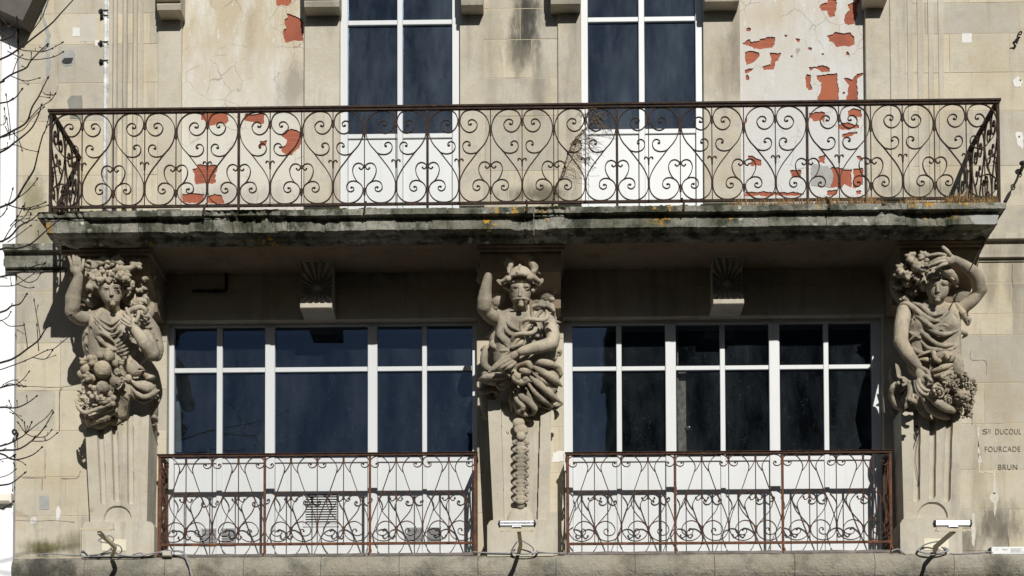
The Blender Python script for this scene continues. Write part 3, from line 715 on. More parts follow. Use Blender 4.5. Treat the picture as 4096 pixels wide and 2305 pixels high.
for pts in ([(795,440),(808,440),(806,508),(935,508),(935,490),(945,488),(944,710),(930,710),(932,524),(795,524)], [(900,720),(935,700),(970,720),(975,760),(960,800),(955,860),(940,920),(932,860),(930,790),(905,785),(893,750)], [(735,890),(765,882),(760,960),(768,1100),(755,1190),(735,1160),(730,1050)], [(788,110),(800,110),(800,330),(825,420),(790,430),(795,330)]):
    patch(pts, *A10, CHALK, 'filler_patch', .0036, .016, 3)
A11 = ((3072, 0), 1.611)
patch([(1248,218),(1312,218),(1312,276),(1250,276)], *A11, WHITEP, 'filler_patch', amp=.003); patch([(1575,520),(1610,490),(1640,520),(1630,560),(1590,560)], *A11, WHITEP, 'filler_patch', amp=.02); patch([(1595,860),(1640,855),(1640,960),(1600,940)], *A11, WHITEP, 'filler_patch', amp=.02)
patch([(795,1095-0),(797,1090),(800,1085)], *A11, WHITEP, 'filler_patch') if False else None
patch([(790,420),(900,400),(905,470),(796,480)], (1880, 1680), 2.417, WHITEP, 'filler_patch', .004, .02, 5) if False else None
patch([(795,310),(840,300),(902,300),(902,400),(830,405),(800,415)], (1880, 1680), 2.417, WHITEP, 'filler_patch', .004, .02, 5)
def crack(pts, wpx=3, mat=None):
    P = [at(px, py, .0) for px, py in pts]; P = spline([(p.x, p.z) for p in P], 4); m = MB()
    for i in range(len(P)-1):
        a, b = P[i], P[i+1]; n = np.array([-(b-a)[1], (b-a)[0]]); n = n/max(1e-6, np.linalg.norm(n))
        w0 = wpx*U*.5*(.5+abs(nz(i*.7, pts[0][0]))*1.5); w1 = wpx*U*.5*(.5+abs(nz((i+1)*.7, pts[0][0]))*1.5)
        m.add([(*(a+n*w0), 0), (*(a-n*w0), 0), (*(b-n*w1), 0), (*(b+n*w1), 0)], [(0,1,2,3)])
    m.v = [(x, -.0042, z) for x, z, _ in m.v]
    m.build('wall_crack', CRACK, bld)
crack([(250, 1556), (240, 1565), (238, 1640), (238, 1725)], 6); crack([(180, 1800), (181, 1850), (180, 1900), (184, 1912)], 3); crack([(62, 1548), (130, 1546), (200, 1550), (260, 1548), (295, 1540), (308, 1520)], 2.5)
crack([(62, 2082), (150, 2085), (200, 2082), (250, 2085), (300, 2090)], 2.5); crack([(170, 1915), (168, 1960)], 4); crack([(90, 1912), (180, 1912)], 2.5); crack([(245, 1915), (300, 1915), (315, 1905), (322, 1885)], 3)
crack([(175, 375), (195, 382), (220, 380)], 3); crack([(3884, 1400), (3884, 1440), (3942, 1445), (3945, 1500)], 2.5); crack([(4030, 2138), (4034, 2190)], 6); crack([(4050, 1055), (4048, 1110), (4052, 1150)], 4); crack([(3890, 1640), (3888, 1700)], 3)
# carved names
def words(txt, px0, px1, pyb, pyt):
    cu = bpy.data.curves.new('t', 'FONT'); cu.body = txt; cu.space_character = 1.12
    o = bpy.data.objects.new('t', cu); C.objects.link(o); bpy.context.view_layer.update()
    me = bpy.data.meshes.new_from_object(o.evaluated_get(bpy.context.evaluated_depsgraph_get())); bpy.data.objects.remove(o)
    xs_ = [v.co.x for v in me.vertices]; ys_ = [v.co.y for v in me.vertices]
    a, b = X(px0, pyb), X(px1, pyb); z0, z1 = Z(pyb, px0), Z(pyt, px0); sl_ = (Z(pyb, px1)-z0)/(b-a)
    for v in me.vertices:
        u = (v.co.x-min(xs_))/(max(xs_)-min(xs_)); x = a + u*(b-a)
        v.co = Vector((x, -.0045, z0 + (v.co.y-min(ys_))/(max(ys_)-min(ys_))*(z1-z0)))
    me.materials.append(INK); return me
def inscr(txt, *a): link('carved_name', words(txt, *a), bld)
inscr('S', 3930, 3950, 1738, 1717); inscr('D', 3953, 3963, 1727, 1717); inscr('DUCOUL', 3981, 4085, 1739, 1717); inscr('FOURCADE', 3939, 4081, 1809, 1787); inscr('BRUN', 3993, 4069, 1880, 1859)
m = MB(); m.box(X(3953, 1732), X(3964, 1732), -.0045, .002, Z(1733, 3958), Z(1731.5, 3958)); m.build('carved_name', INK, bld)
# ================================================================ wrought iron
def iron_tube(m, pts, r=1.0, w=.0042, dp=.0075, nrm=(0,1,0)): m.tube(pts, [r]*len(pts), flat=(w, dp, nrm))
UP_MAIN = [(160,318),(135,322),(121,300),(128,275),(158,257),(198,262),(228,290),(241,322),(229,365),(199,399),(148,418),(93,405),(48,365),(21,310),(16,262),(28,210),(58,165),(108,140),(178,131),(248,142),(308,175),(358,225),(390,290),(401,350),(396,420),(373,500),(328,575),(268,640),(218,700),(158,775),(98,850),(48,930),(18,1000),(6,1070),(10,1140),(28,1200),(68,1250),(128,1285),(198,1294),(268,1285),(328,1255),(373,1205),(394,1150),(391,1100),(368,1060),(328,1030),(278,1015),(228,1022),(193,1050),(181,1090),(188,1125),(218,1148),(248,1148),(273,1130),(275,1108),(262,1094),(248,1096)]
UP_SIDE = [(273,636),(238,668),(188,683),(138,684),(88,665),(58,630),(50,590),(60,555),(88,533),(118,533),(143,550),(149,574),(138,586),(126,580)]
UP_HEART = [(352,848),(358,866),(376,869),(394,855),(401,832),(383,805),(338,790),(293,805),(266,845),(260,890),(273,945),(303,1000),(334,1036)]
UP_FLEUR = [(4,850),(6,800),(12,770),(28,754),(46,754),(56,766),(50,776)]
LO_MAIN = [(80,206),(94,196),(108,206),(108,230),(86,252),(56,254),(26,238),(8,202),(9,165),(34,130),(84,110),(144,114),(194,148),(234,205),(252,260),(245,312),(226,370),(186,490),(146,600),(96,720),(46,850),(16,950),(4,1030),(10,1090),(30,1140),(74,1190),(134,1215),(204,1216),(264,1192),(304,1152),(323,1102),(321,1060),(300,1010),(250,972),(190,961),(130,985),(90,1035),(80,1085),(100,1125),(145,1147),(190,1140),(218,1110),(215,1075),(190,1060),(170,1068),(172,1080)]
LO_V = [(322,195),(290,262),(247,322)]
def lo_b(p): return [(330-b, y) for b, y in p]
LO_HEART = lo_b([(76,668),(75,655),(66,660),(65,680),(60,694),(34,692),(8,660),(6,625),(22,597),(60,579),(110,580),(160,610),(195,650),(210,700),(200,760),(165,840),(110,910),(50,980),(6,1038)])
def half_panel(m, curves, wd, mx, ytop, ybot, hgt, width, sgn, P, balls, w, dp, nrm):
    for c in curves:
        S_ = spline(c, 3)
        pts = [P(sgn*p[0]/mx*width, (ybot-p[1])/(ybot-ytop)*hgt) for p in S_]
        iron_tube(m, pts, 1.0, w, dp, nrm)
    for b, r in balls: m.ball(P(sgn*b[0]/mx*width, (ybot-b[1])/(ybot-ytop)*hgt), r, 7, 5)
def up_unit(m, Pf, width, hgt, sides=(1,-1), nrm=(0,1,0)):
    for s in sides:
        half_panel(m, [UP_MAIN, UP_SIDE, UP_HEART, UP_FLEUR], None, 410, 131, 1295, hgt, width, s, Pf, [((157,314),.012),((243,1097),.012),((130,578),.011),((350,853),.010),((52,772),.009)], .0042, .0085, nrm)
    for (a, y, sx) in ((0,292,.009),(0,1070,.010)):
        p = Pf(0, (1295-y)/1164*hgt); q = .035
        m.add([(p[0]-sx, p[1]-.012, p[2]-q), (p[0]+sx, p[1]-.012, p[2]-q), (p[0]+sx, p[1]+.012, p[2]-q), (p[0]-sx, p[1]+.012, p[2]-q), (p[0]-sx, p[1]-.012, p[2]+q), (p[0]+sx, p[1]-.012, p[2]+q), (p[0]+sx, p[1]+.012, p[2]+q), (p[0]-sx, p[1]+.012, p[2]+q)], [(0,3,2,1),(4,5,6,7),(0,1,5,4),(1,2,6,5),(2,3,7,6),(3,0,4,7)])
def railing(name, label, x0, x1, zb, zt, d, n_sp, post_every, zfoot, mats, kind, depth_back, rz_top):
    """x0..x1 corner posts; zb/zt: bottom-rail centre and underside of the top rail"""
    root = thing(name, label, 'railing', ((x0+x1)/2, -d, zb))
    y = -d; wsp = (x1-x0)/n_sp; hgt = zt-zb-.012
    m = MB(); m.box(x0-.016, x1+.016, y-.022, y+.014, zt, zt+.020); m.cbox(x0-.026, x1+.026, y-.034, y+.024, zt+.0205, rz_top, .003)
    for sx in (x0, x1):
        s_ = 1 if sx == x1 else -1
        m.box(sx-.014, sx+.014, y+.0245, -.002, zt, zt+.020); m.cbox(sx-.020, sx+.020, y+.0245, -.002, zt+.0205, rz_top-.001, .003)
    m.build('top_rail', mats[2], root)
    m = MB(); m.box(x0, x1, y-.011, y+.011, zb-.012, zb+.012)
    for sx in (x0, x1): m.box(sx-.011, sx+.011, y+.0112, -.002, zb-.012, zb+.012)
    for k in range(n_sp):
        if k % 2 == 1 and k % 3: m.ball((x0+wsp*k, y-.013, zb), .014, 7, 5)
    m.build('bottom_rail', mats[1], root)
    pm = None; bmh = {}
    for k in range(n_sp+1):
        x = x0 + wsp*k
        if k % post_every == 0:
            hw = .0115 if k not in (0, n_sp) else .014
            q = MB(); q.cbox(x-hw, x+hw, y-.013, y+.0125, zfoot, zt, .002)
            if kind == 'low' : q.tube([(x+.004, y-.004, zfoot+.05), (x+.012, y-.03, zfoot+.02), (x-.006, y-.05, zfoot-.012), (x-.004, y-.055, zfoot-.03)], .012, 6)
            q.build('post', mats[1], root)
        else:
            q = MB(); q.box(x-.0042, x+.0042, y-.005, y+.005, zb+.012, zt)
            if kind == 'low' and k % 2 == 1: q.box(x-.010, x+.010, y-.009, y+.009, zt-.07, zt-.002); q.box(x-.009, x+.009, y-.01, y+.01, zb+.10, zb+.17); q.box(x-.010, x+.010, y-.01, y+.01, zb+.44, zb+.48)
            if kind == 'low' and k % 2 == 0: q.box(x-.009, x+.009, y-.01, y+.01, zb+.135, zb+.215); q.box(x-.009, x+.009, y-.01, y+.01, zt-.06, zt-.02)
            if kind == 'up' and k % 2 == 0: q.box(x-.009, x+.009, y-.0105, y+.0105, zt-.255, zt-.16); q.box(x-.010, x+.010, y-.0105, y+.0105, zb+.09, zb+.16); q.box(x-.008, x+.008, y-.0105, y+.0105, zb+.355, zb+.385)
            q.build('bar', mats[0], root)
    base = None
    def place(me, x):
        o = bpy.data.objects.new('scroll_panel', me); C.objects.link(o); o.parent = root; o.location = (x-(x0+x1)/2, 0, 0)
    m = MB()
    if kind == 'up':
        up_unit(m, lambda u, v: (u, 0, .012+v), wsp-.004, hgt)
        o = m.build('scroll_panel', mats[0]); C.objects.unlink(o); me = o.data; bpy.data.objects.remove(o)
        for k in range(1, n_sp, 2): place(me, x0+wsp*k)
    else:
        for s in (1, -1):
            half_panel(m, [LO_MAIN, LO_V, LO_HEART], None, 330, 105, 1235, hgt, wsp-.003, s, lambda u, v: (u, 0, .012+v), [((82,210),.011),((171,1084),.011),((256,668),.010)], .0040, .0075, (0,1,0))
        o = m.build('scroll_panel', mats[0]); C.objects.unlink(o); me = o.data; bpy.data.objects.remove(o)
        mh = MB(); half_panel(mh, [LO_MAIN, LO_V, LO_HEART], None, 330, 105, 1235, hgt, wsp-.003, 1, lambda u, v: (u, 0, .012+v), [((82,210),.011),((171,1084),.011),((256,668),.010)], .0040, .0075, (0,1,0))
        o = mh.build('scroll_panel', mats[0]); C.objects.unlink(o); m1 = o.data; bpy.data.objects.remove(o)
        ml = MB(); half_panel(ml, [LO_MAIN, LO_V, LO_HEART], None, 330, 105, 1235, hgt, wsp-.003, -1, lambda u, v: (u, 0, .012+v), [((82,210),.011),((171,1084),.011),((256,668),.010)], .0040, .0075, (0,1,0))
        o = ml.build('scroll_panel', mats[0]); C.objects.unlink(o); m2 = o.data; bpy.data.objects.remove(o)
        place(m1, x0)
        for k in range(2, n_sp, 2): place(me, x0+wsp*k)
        place(m2, x1)
    # iron feet gripping the slab edge
    if kind == 'up':
        for fx in (822, 1462, 2107, 2732, 3312):
            x = X(fx, 830, 1.02); q = MB(); q.tube([(x-.004, -d-.012, zb+.02), (x, -d-.03, zb-.01), (x+.004, -d-.10, zb-.045), (x, -1.112, Z_SL-.012), (x-.004, -1.118, Z_SL-.06)], .011, 6); q.build('foot', mats[0], root)
    # returns to the wall
    L = d - .03
    for sx in (x0, x1):
        q = MB()
        if kind == 'up':
            ns = 2; ws = L/ns
            for k in range(ns):
                yy = y + ws*(k+.5)
                if k: q.box(sx-.005, sx+.005, y+ws*k-.0042, y+ws*k+.0042, zb+.012, zt)
                for s in (1, -1):
                    half_panel(q, [UP_MAIN, UP_SIDE, UP_HEART], None, 410, 131, 1295, hgt, ws*.5-.004, s, lambda u, v, yy=yy, sx=sx: (sx, yy+u, zb+.012+v), [((157,314),.012),((243,1097),.012),((130,578),.011),((350,853),.010)], .0042, .0075, (1,0,0))
            q.box(sx-.009, sx+.009, -.03, -.012, zfoot, zt)
        else:
            ns = 1; ws = L
            for s, yy in ((1, y+.006), (-1, y+L-.006)):
                half_panel(q, [LO_MAIN, LO_V, LO_HEART], None, 330, 105, 1235, hgt, ws*.5, s, lambda u, v, yy=yy, sx=sx: (sx, yy+u, zb+.012+v), [((82,210),.011),((171,1084),.011)], .0040, .0075, (1,0,0))
            q.box(sx-.012, sx+.012, -.03, -.006, zfoot, zt)
        q.build('return_panel', mats[0], root)
    return root
dU = .95
railing('balcony_railing', 'long scrolled iron railing along the upper balcony', X(203, 620, dU), X(3993, 590, dU), Z(812, 2048, dU), Z(438, 2048, dU), dU, 30, 6, Z_SL-.01, (RUST_UP, RUST_UP, RUST_UP), 'up', dU, Z(421, 2048, dU))
dL = .31
railing('window_railing', 'rusty low railing in front of the window with the louvre vents', X(639, 2000, dL), X(1901, 2000, dL), Z(2176, 1270, dL), Z(1826, 1270, dL), dL, 12, 4, Z(2216, 1270, dL), (RUST_LOW, RUST_POST, RUST_LOW), 'low', dL, Z(1815, 1270, dL))
railing('window_railing', 'rusty low railing in front of the window of twelve panes', X(2271, 2000, dL), X(3562, 2000, dL), Z(2172, 2916, dL), Z(1818, 2916, dL), dL, 12, 4, Z(2212, 2916, dL), (RUST_LOW, RUST_POST, RUST_LOW), 'low', dL, Z(1807, 2916, dL))
# ================================================================ wall fittings
# cable conduit on the left wall
cx = X(420, 400, .02)
t = thing('conduit', 'pale peeling conduit running down the left wall with iron clips', 'pipe', (cx, 0, Z_SL))
m = MB(); m.tube([(cx-.005, -.016, Z_SL+.02), (cx, -.016, 9.4), (cx+.004, -.016, 12.4)], .020, 10); m.tube([(cx+.024, -.010, Z_SL+.02), (cx+.028, -.010, 12.4)], .007, 6)
m.build('pipe', simple('flaking_paint', (.56,.57,.56), .7, 0, .35, 16, .4, 40), t, True)
for py in (50, 70, 250, 176):
    m = MB(); z = Z(py, 420); m.box(cx-.045, cx+.035, -.042, -.036, z-.006, z+.006); m.box(cx-.052, cx-.034, -.042, .003, z-.014, z+.014); m.build('clip', IRON, t)
# floodlights
def lamp(label, px, py, dlt, armpts, tube_on, plate, shift=0):
    c = at(px, py, dlt); t = thing('wall_floodlight', label, 'floodlight', at(*armpts[-1][:2], .0), 'floodlights on arms above the ledge')
    W2 = .158
    if tube_on:
        m = MB(); n = 20; vs = []
        for e in (-1, 1):
            for k in range(n*2):
                a = math.pi*k/n; r = .030 if k % 2 else .0265
                vs.append((c.x+e*W2, c.y+r*math.cos(a), c.z+r*math.sin(a)))
        N = n*2; m.add(vs, [(k, (k+1) % N, N+(k+1) % N, N+k) for k in range(N)]); m.build('lamp_body', ALU, t)
        for e in (-1, 1):
            m = MB(); m.tube([(c.x+e*W2, c.y, c.z), (c.x+e*(W2+.014), c.y, c.z)], .034, 14); m.tube([(c.x+e*(W2+.014), c.y, c.z), (c.x+e*(W2+.022), c.y, c.z)], .014, 8); m.build('end_cap', BLACKP, t)
        m = MB(); m.cbox(c.x-.052, c.x+.045, c.y-.045, c.y-.02, c.z-.048, c.z-.018, .006); m.cbox(c.x-.03, c.x+.03, c.y-.05, c.y-.045, c.z-.042, c.z-.026, .002); m.build('clamp_box', ALU, t)
    zb = c.z - (.066 if tube_on else .0)
    m = MB(); m.cbox(c.x-W2, c.x+W2, c.y-.03, c.y+.012, zb-.004, zb+.006, .001); m.box(c.x-W2, c.x+W2, c.y-.030, c.y-.026, zb-.022 if False else zb-.014, zb-.0045)
    for e in (-1, 1):
        m.box(c.x+e*(W2-.010)-.002, c.x+e*(W2-.010)+.002, c.y-.012, c.y+.008, zb+.006, zb+(.045 if tube_on else .055)); m.tube([(c.x+e*(W2-.018), c.y-.026, zb-.002), (c.x+e*(W2-.018), c.y-.036, zb-.002)], .010, 8)
    m.build('bracket_bar', BEIGE, t)
    m = MB(); P = [at(*p) for p in armpts]
    for a, b in zip(P, P[1:]): m.tube([a, b], [1, 1], flat=(.017, .017, (0, .5, .86)))
    m.build('arm', BEIGE, t)
    m = MB(); x0, z0 = zz(*plate[:2], .36); x1_, z1_ = zz(*plate[2:], .36); m.cbox(x0, x1_, -.405, -.375, z1_, z0, .003)
    for u in (.1, .5, .9): m.ball((x0+(x1_-x0)*u, -.405, z0-.012), .005, 6, 4)
    m.build('junction_plate', PLATE, t)
    return t
lamp('bare floodlight bracket without its tube, on the left arm', 390, 2119, 1.1, [(395, 2130, 1.1), (435, 2165, .9), (461, 2190, .72), (448, 2224, .47)], False, (412, 2163, 508, 2208))
lamp('silver tube floodlight on the middle arm below the man with winged hat', 2068, 2096, 1.12, [(2076, 2126, 1.12), (2079, 2152, .95), (2083, 2178, .75), (2075, 2212, .47)], True, (2035, 2147, 2133, 2194))
lamp('silver tube floodlight on the right arm beside the carved names', 3810, 2095, 1.14, [(3815, 2126, 1.14), (3780, 2155, .9), (3740, 2190, .66), (3738, 2210, .47)], True, (3691, 2159, 3791, 2205))
def cable(name, label, ptss, r=.007):
    m = MB()
    for pts in ptss: m.tube(spline([at(*p) for p in pts], 5), r, 6)
    o = m.build(name, GREYC, None, True); o['label'] = label; o['category'] = 'cable'; return o
def coil(cx_, cy_, rx, ry, n, d, seed):
    r = random.Random(seed); out = []
    for k in range(n*10+1):
        a = 2*math.pi*k/10; out.append((cx_+rx*(math.cos(a)+r.uniform(-.08,.08)), cy_+ry*(math.sin(a)+r.uniform(-.12,.12)), d+.05*math.sin(a)))
    return out
cable('cable', 'grey cable looped beside the bare bracket on the left', [[(330,2228,.42),(322,2210,.42),(335,2203,.42),(355,2222,.42),(380,2222,.42),(420,2210,.48),(445,2195,.5),(450,2180,.5)], [(440,2160,.5),(455,2175,.5),(480,2185,.5),(487,2205,.46),(470,2220,.44)], [(415,2150,.6),(395,2160,.6),(405,2168,.6),(430,2172,.58)], [(415,2150,.6),(440,2143,.6),(455,2158,.58),(445,2168,.57)], [(330,2228,.43),(400,2226,.44),(470,2226,.44),(560,2222,.44),(620,2212,.42),(650,2208,.42)], [(360,2221,.45),(440,2216,.46),(530,2226,.44),(575,2222,.44),(560,2212,.44),(530,2220,.44)], [(150,2222,.36),(200,2215,.36),(260,2220,.36),(330,2222,.40)]])
cable('cable', 'grey cable hanging over the ledge from the left window railing', [[(640,2212,.42),(700,2205,.44),(735,2215,.47),(748,2245,.49),(760,2275,.50),(772,2310,.50)], [(690,2203,.42),(730,2207,.45),(745,2225,.48),(757,2265,.5),(766,2310,.5)], [(640,2208,.40),(670,2202,.40),(700,2207,.43)]])
cable('cable', 'grey cable coiled under the middle floodlight', [coil(2100, 2207, 52, 9, 4, .44, 4), [(2083,2160,.52),(2110,2175,.5),(2130,2190,.48),(2135,2205,.46)], [(2070,2165,.52),(2050,2195,.46),(2045,2208,.44)], [(1890,2208,.42),(1960,2212,.43),(2030,2212,.43)], [(2150,2208,.43),(2200,2212,.42),(2260,2214,.42)], [(1890,2208,.42),(1950,2212,.43),(2045,2214,.43)]])
cable('cable', 'grey cable coiled in wide loops under the right floodlight', [coil(3732, 2200, 60, 13, 4, .44, 8), coil(3715, 2200, 42, 14, 2, .44, 2), [(3760,2165,.5),(3720,2172,.46),(3690,2185,.44),(3672,2205,.43)], [(3768,2190,.5),(3785,2200,.46),(3780,2212,.44)]])
cable('cable', 'thin dark cable lying from the coil to the white power box', [[(3800,2214,.42),(3830,2216,.42),(3880,2214,.42),(3920,2211,.42),(3950,2207,.42),(3972,2212,.42)]], .005)
cable('cable', 'grey cable end curling past the right corner of the twelve pane window railing', [[(3565,2206,.42),(3590,2197,.42),(3610,2208,.42),(3622,2218,.42)]])
# white power supply box
t = thing('power_box', 'white power supply box with black lettering on the ledge at the right', 'box', at(4050, 2220, .40))
x0, x1 = X(3966, 2205, .42), X(3966, 2205, .42)+.62; z0, z1 = Z(2217, 4050, .42), Z(2187, 4050, .42)
m = MB(); m.cbox(x0, x1, -.42, -.33, z0, z1, .004); m.build('case', simple('white_metal', (.70,.72,.71), .4, 0, .03), t)
m = MB(); m.box(x0-.012, x0-.0005, -.415, -.335, z0+.004, z1-.006); m.tube([(x0-.012, -.38, z0+.03), (x0-.05, -.385, z0+.02)], .010, 8); m.build('end_cap', BLACKP, t)
def label_text(txt, x, z, h, w_):
    cu = bpy.data.curves.new('t', 'FONT'); cu.body = txt; o = bpy.data.objects.new('t', cu); C.objects.link(o); bpy.context.view_layer.update()
    me = bpy.data.meshes.new_from_object(o.evaluated_get(bpy.context.evaluated_depsgraph_get())); bpy.data.objects.remove(o)
    xs_ = [v.co.x for v in me.vertices]; ys_ = [v.co.y for v in me.vertices]; off = wloc(t)
    for v in me.vertices: v.co = Vector((x+(v.co.x-min(xs_))/(max(xs_)-min(xs_))*w_, -.4212, z+(v.co.y-min(ys_))/(max(ys_)-min(ys_))*h)) - off
    me.materials.append(BLACKP); link('lettering', me, t)
label_text('Martin', x0+.105, z1-.036, .018, .05)
m = MB()
for k in range(8): m.box(x0+.185+k*.017, x0+.195+k*.017, -.4211, -.4195, z0+.016, z0+.024)
for k in range(4): m.box(x0+.185, x0+.30-.02*(k % 2), -.4211, -.4195, z1-.022-k*.008, z1-.019-k*.008)
m.box(x0+.035, x0+.07, -.4211, -.4195, z1-.022, z1-.020); m.box(x0+.035, x0+.07, -.4211, -.4195, z1-.034, z1-.032)
m.build('small_print', GREYC, t)
# iron stay with turnbuckle at the right end of the balcony
t = thing('iron_stay', 'black iron tie rod with a turnbuckle from the right wall down past the balcony corner', 'tie rod', at(4085, 690, 0))
pa, pb = at(4078, 698, .12), at(3872, 1092, 1.0)
def lerp(u): return pa + (pb-pa)*u
m = MB(); m.tube([pa, lerp(.24)], .007, 7); m.tube([lerp(.42), pb], .006, 7); m.build('rod', IRON, t, True)
m = MB(); m.tube([lerp(.18), lerp(.21), lerp(.29)], [.008,.018,.018], 8); m.tube([lerp(.33), lerp(.40), lerp(.44)], [.018,.018,.006], 8)
for e in (-1, 1): m.tube([lerp(.28)+Vector((e*.014,0,0)), lerp(.34)+Vector((e*.014,0,0))], .006, 6)
m.build('turnbuckle', IRON, t, True)
m = MB(); q = at(4085, 672, .0); m.tube([q, q+Vector((0,-.10,.0)), q+Vector((-.01,-.14,-.035)), pa], .012, 8); m.ball(q+Vector((-.01,-.08,.01)), (.035,.03,.025)); m.tube([pa+Vector((.02*math.cos(a), 0, .028*math.sin(a))) for a in [k*.6283 for k in range(10)]], .006, 6, closed=True); m.build('wall_hook', IRON, t, True)
# curled hook high on the right wall, hook on the left corner, small ring eyes
def hook(label, pts, r=.007, cat='hook'):
    m = MB(); m.tube(spline([at(*p) for p in pts], 5), r, 7); o = m.build('iron_hook', IRON, None, True); o['label'] = label; o['category'] = cat; return o
hook('curled black iron hook high on the right wall', [(4064,185,.01),(4052,172,.05),(4060,166,.06),(4068,174,.05),(4068,155,.05),(4074,135,.06),(4085,126,.06),(4084,138,.06),(4072,140,.05),(4070,148,.03),(4080,150,.0)])
hook('round black iron eye on the left corner of the wall', [(72,1735,.0),(66,1732,.05),(56,1738,.06),(50,1728,.06),(56,1720,.06),(65,1724,.06),(66,1732,.06)], .010)
hook('small dark iron pin on the left corner below the round eye', [(60,1830,.0),(56,1828,.04),(52,1824,.05),(57,1820,.05),(60,1826,.04)], .008)
m = MB(); 
for px, py, r in ((403,48,.03),(408,72,.022),(400,176,.026),(405,250,.03)): p = at(px, py, 0); m.prism(rough([(p.x+r*.9*math.cos(a), p.z+r*math.sin(a)) for a in [k*.7854 for k in range(8)]], .008, .02, px), -.0045, .003)
m.build('wall_hole', BLACKP, bld)
for px, py in ((4081,322),(4076,548)): p = at(px, py); m = MB(); m.ball((p.x, 0, p.z), .011); m.build('wall_hole', BLACKP, bld)
# stone offcuts under the railings
m = MB(); 
o = MB(); o.cbox(X(652,2215,.42), X(687,2215,.42), -.46, -.40, Z(2226,670,.44), Z(2206,670,.44), .008); o = o.build('stone_block', STRIP); tag(o, 'small buff stone offcut lying on the ledge under the left railing', 'stone')
# ================================================================ growth on the balcony
def tufts(name, label, mat, px0, px1, n, hmax, d0, d1, seed, cat, lean=.4, wd=.0025):
    r = random.Random(seed); m = MB()
    for k in range(n):
        px = r.uniform(px0, px1); d = r.uniform(d0, d1); b = at(px, 845, d); b.z = Z_SL
        dens = nz(b.x*3.1, seed) + .35
        if r.random() > max(.25, dens+.55): continue
        h = hmax*r.uniform(.25, 1)*(.5+max(0, dens)); a = r.uniform(0, 6.28); l = lean*r.uniform(.2, 1.2)*h
        tip = b + Vector((l*math.cos(a), l*math.sin(a), h)); mid = (b+tip)/2 + Vector((0,0,h*.16)); s = Vector((math.cos(a+1.57), math.sin(a+1.57), 0))*wd
        m.add([b-s, b+s, mid+s*.7, mid-s*.7, tip], [(0,1,2,3), (3,2,4)])
    o = m.build(name, mat, None, fix=False); tag(o, label, cat, None, 'stuff'); return o
tufts('dry_grass', 'dry orange grass and moss carpet along the right end of the balcony floor', DRYG, 2890, 3990, 12000, .125, .74, 1.04, 3, 'dry grass')
tufts('green_grass', 'short green tufts between the dry grass', simple('green_blade', (.12,.15,.05), .8, 0, .3, 9), 3600, 3990, 500, .14, .74, 1.03, 9, 'grass')
m = MB(); r = random.Random(11)
for k in range(520):
    px = r.choice([r.uniform(1190, 1500), r.uniform(700, 2900), r.uniform(2000, 3000), r.uniform(250, 700)]); d = r.uniform(.98, 1.07); b = at(px, 845, d); s = r.uniform(.006, .016)
    if nz(b.x*2.3, 4) < -.12: continue
    m.ball((b.x, b.y, Z_SL+s*.3), (s*1.7, s*1.2, s), 6, 4)
o = m.build('moss', MOSS, None); tag(o, 'dark moss cushions along the edge of the balcony floor', 'moss', None, 'stuff')
# dry climbing plant through the railing
base = at(2207, 842, .90); base.z = Z_SL
t = thing('dry_plant', 'leafless dry plant leaning through the balcony railing by the right balcony door', 'plant', base)
main = spline([at(*p) for p in ((2207,842,.88),(2222,760,.90),(2250,690,.92),(2278,600,.94),(2300,560,.96),(2330,525,.97),(2385,470,.97))], 5)
m = MB(); m.tube(main, [.008-.005*i/len(main) for i in range(len(main))], 6); m.tube(spline([at(*p) for p in ((2200,842,.9),(2240,715,.93),(2285,640,.93),(2310,560,.94),(2370,490,.95),(2395,450,.95))], 5), .004, 5)
r = random.Random(21)
for k in range(90):
    i = r.randint(int(len(main)*.35), len(main)-1); p = Vector(main[i])
    for q in range(3): p2 = p + Vector((r.uniform(-.01,.12), r.uniform(-.05,.05), r.uniform(-.10,.03))); m.tube([p, p2], .0017, 3); p = p2
m.build('stem', STEM, t)
m = MB()
for k in range(70):
    i = r.randint(0, len(main)-1); p = Vector(main[i]) + Vector((r.uniform(-.009,.009), r.uniform(-.006,.006), r.uniform(-.01,.01))); m.ball(p, (r.uniform(.004,.012), .006, r.uniform(.006,.014)), 5, 4)
for k in range(130):
    p = at(2370+r.gauss(0,28), 465+r.gauss(0,14)+0, .97); q = p + Vector((r.uniform(-.05,.05), r.uniform(-.02,.02), r.uniform(-.03,.03))); m.tube([p, q], .0022, 3)
m.build('withered_leaf', STEM, t)
# ================================================================ street, neighbours, tree
def ground(name, z, x0, x1, y0, y1, mat):
    m = MB(); m.add([(x0,y0,z),(x1,y0,z),(x1,y1,z),(x0,y1,z)], [(0,1,2,3)]); tag(m.build(name, mat, None, fix=False), None, None, None, 'structure')
ground('ground', -.15, -400, 400, -400, 400, ASPH)
m = MB(); m.box(-200, 200, -3.2, .0, -.149, 0.0); tag(m.build('pavement', PAVE), None, None, None, 'structure')
m = MB(); m.box(-200, 200, -31.0, -27.2, -.149, 0.0); tag(m.build('pavement', PAVE), None, None, None, 'structure')
nb = thing('neighbouring_house', 'white rendered house squeezed in at the left edge of the picture', 'house', (XL-3, 1, 0))
xn = XL-.03; m = MB(); m.box(xn-7, xn, .03, 7, 0, 12.6); m.build('wall', WALLW, nb)
m = MB(); xq = X(10, 1000, -.1); m.cbox(xq-.5, xq, -.02, .029, 0, 12.0, .01); m.cbox(xq-.55, xn, -.05, .029, Z(2025, 30, -.1), Z(1985, 30, -.1), .02); m.build('corner_pilaster', simple('cream_render', (.78,.74,.66), .85, 0, .05, 2, .2, 60), nb)
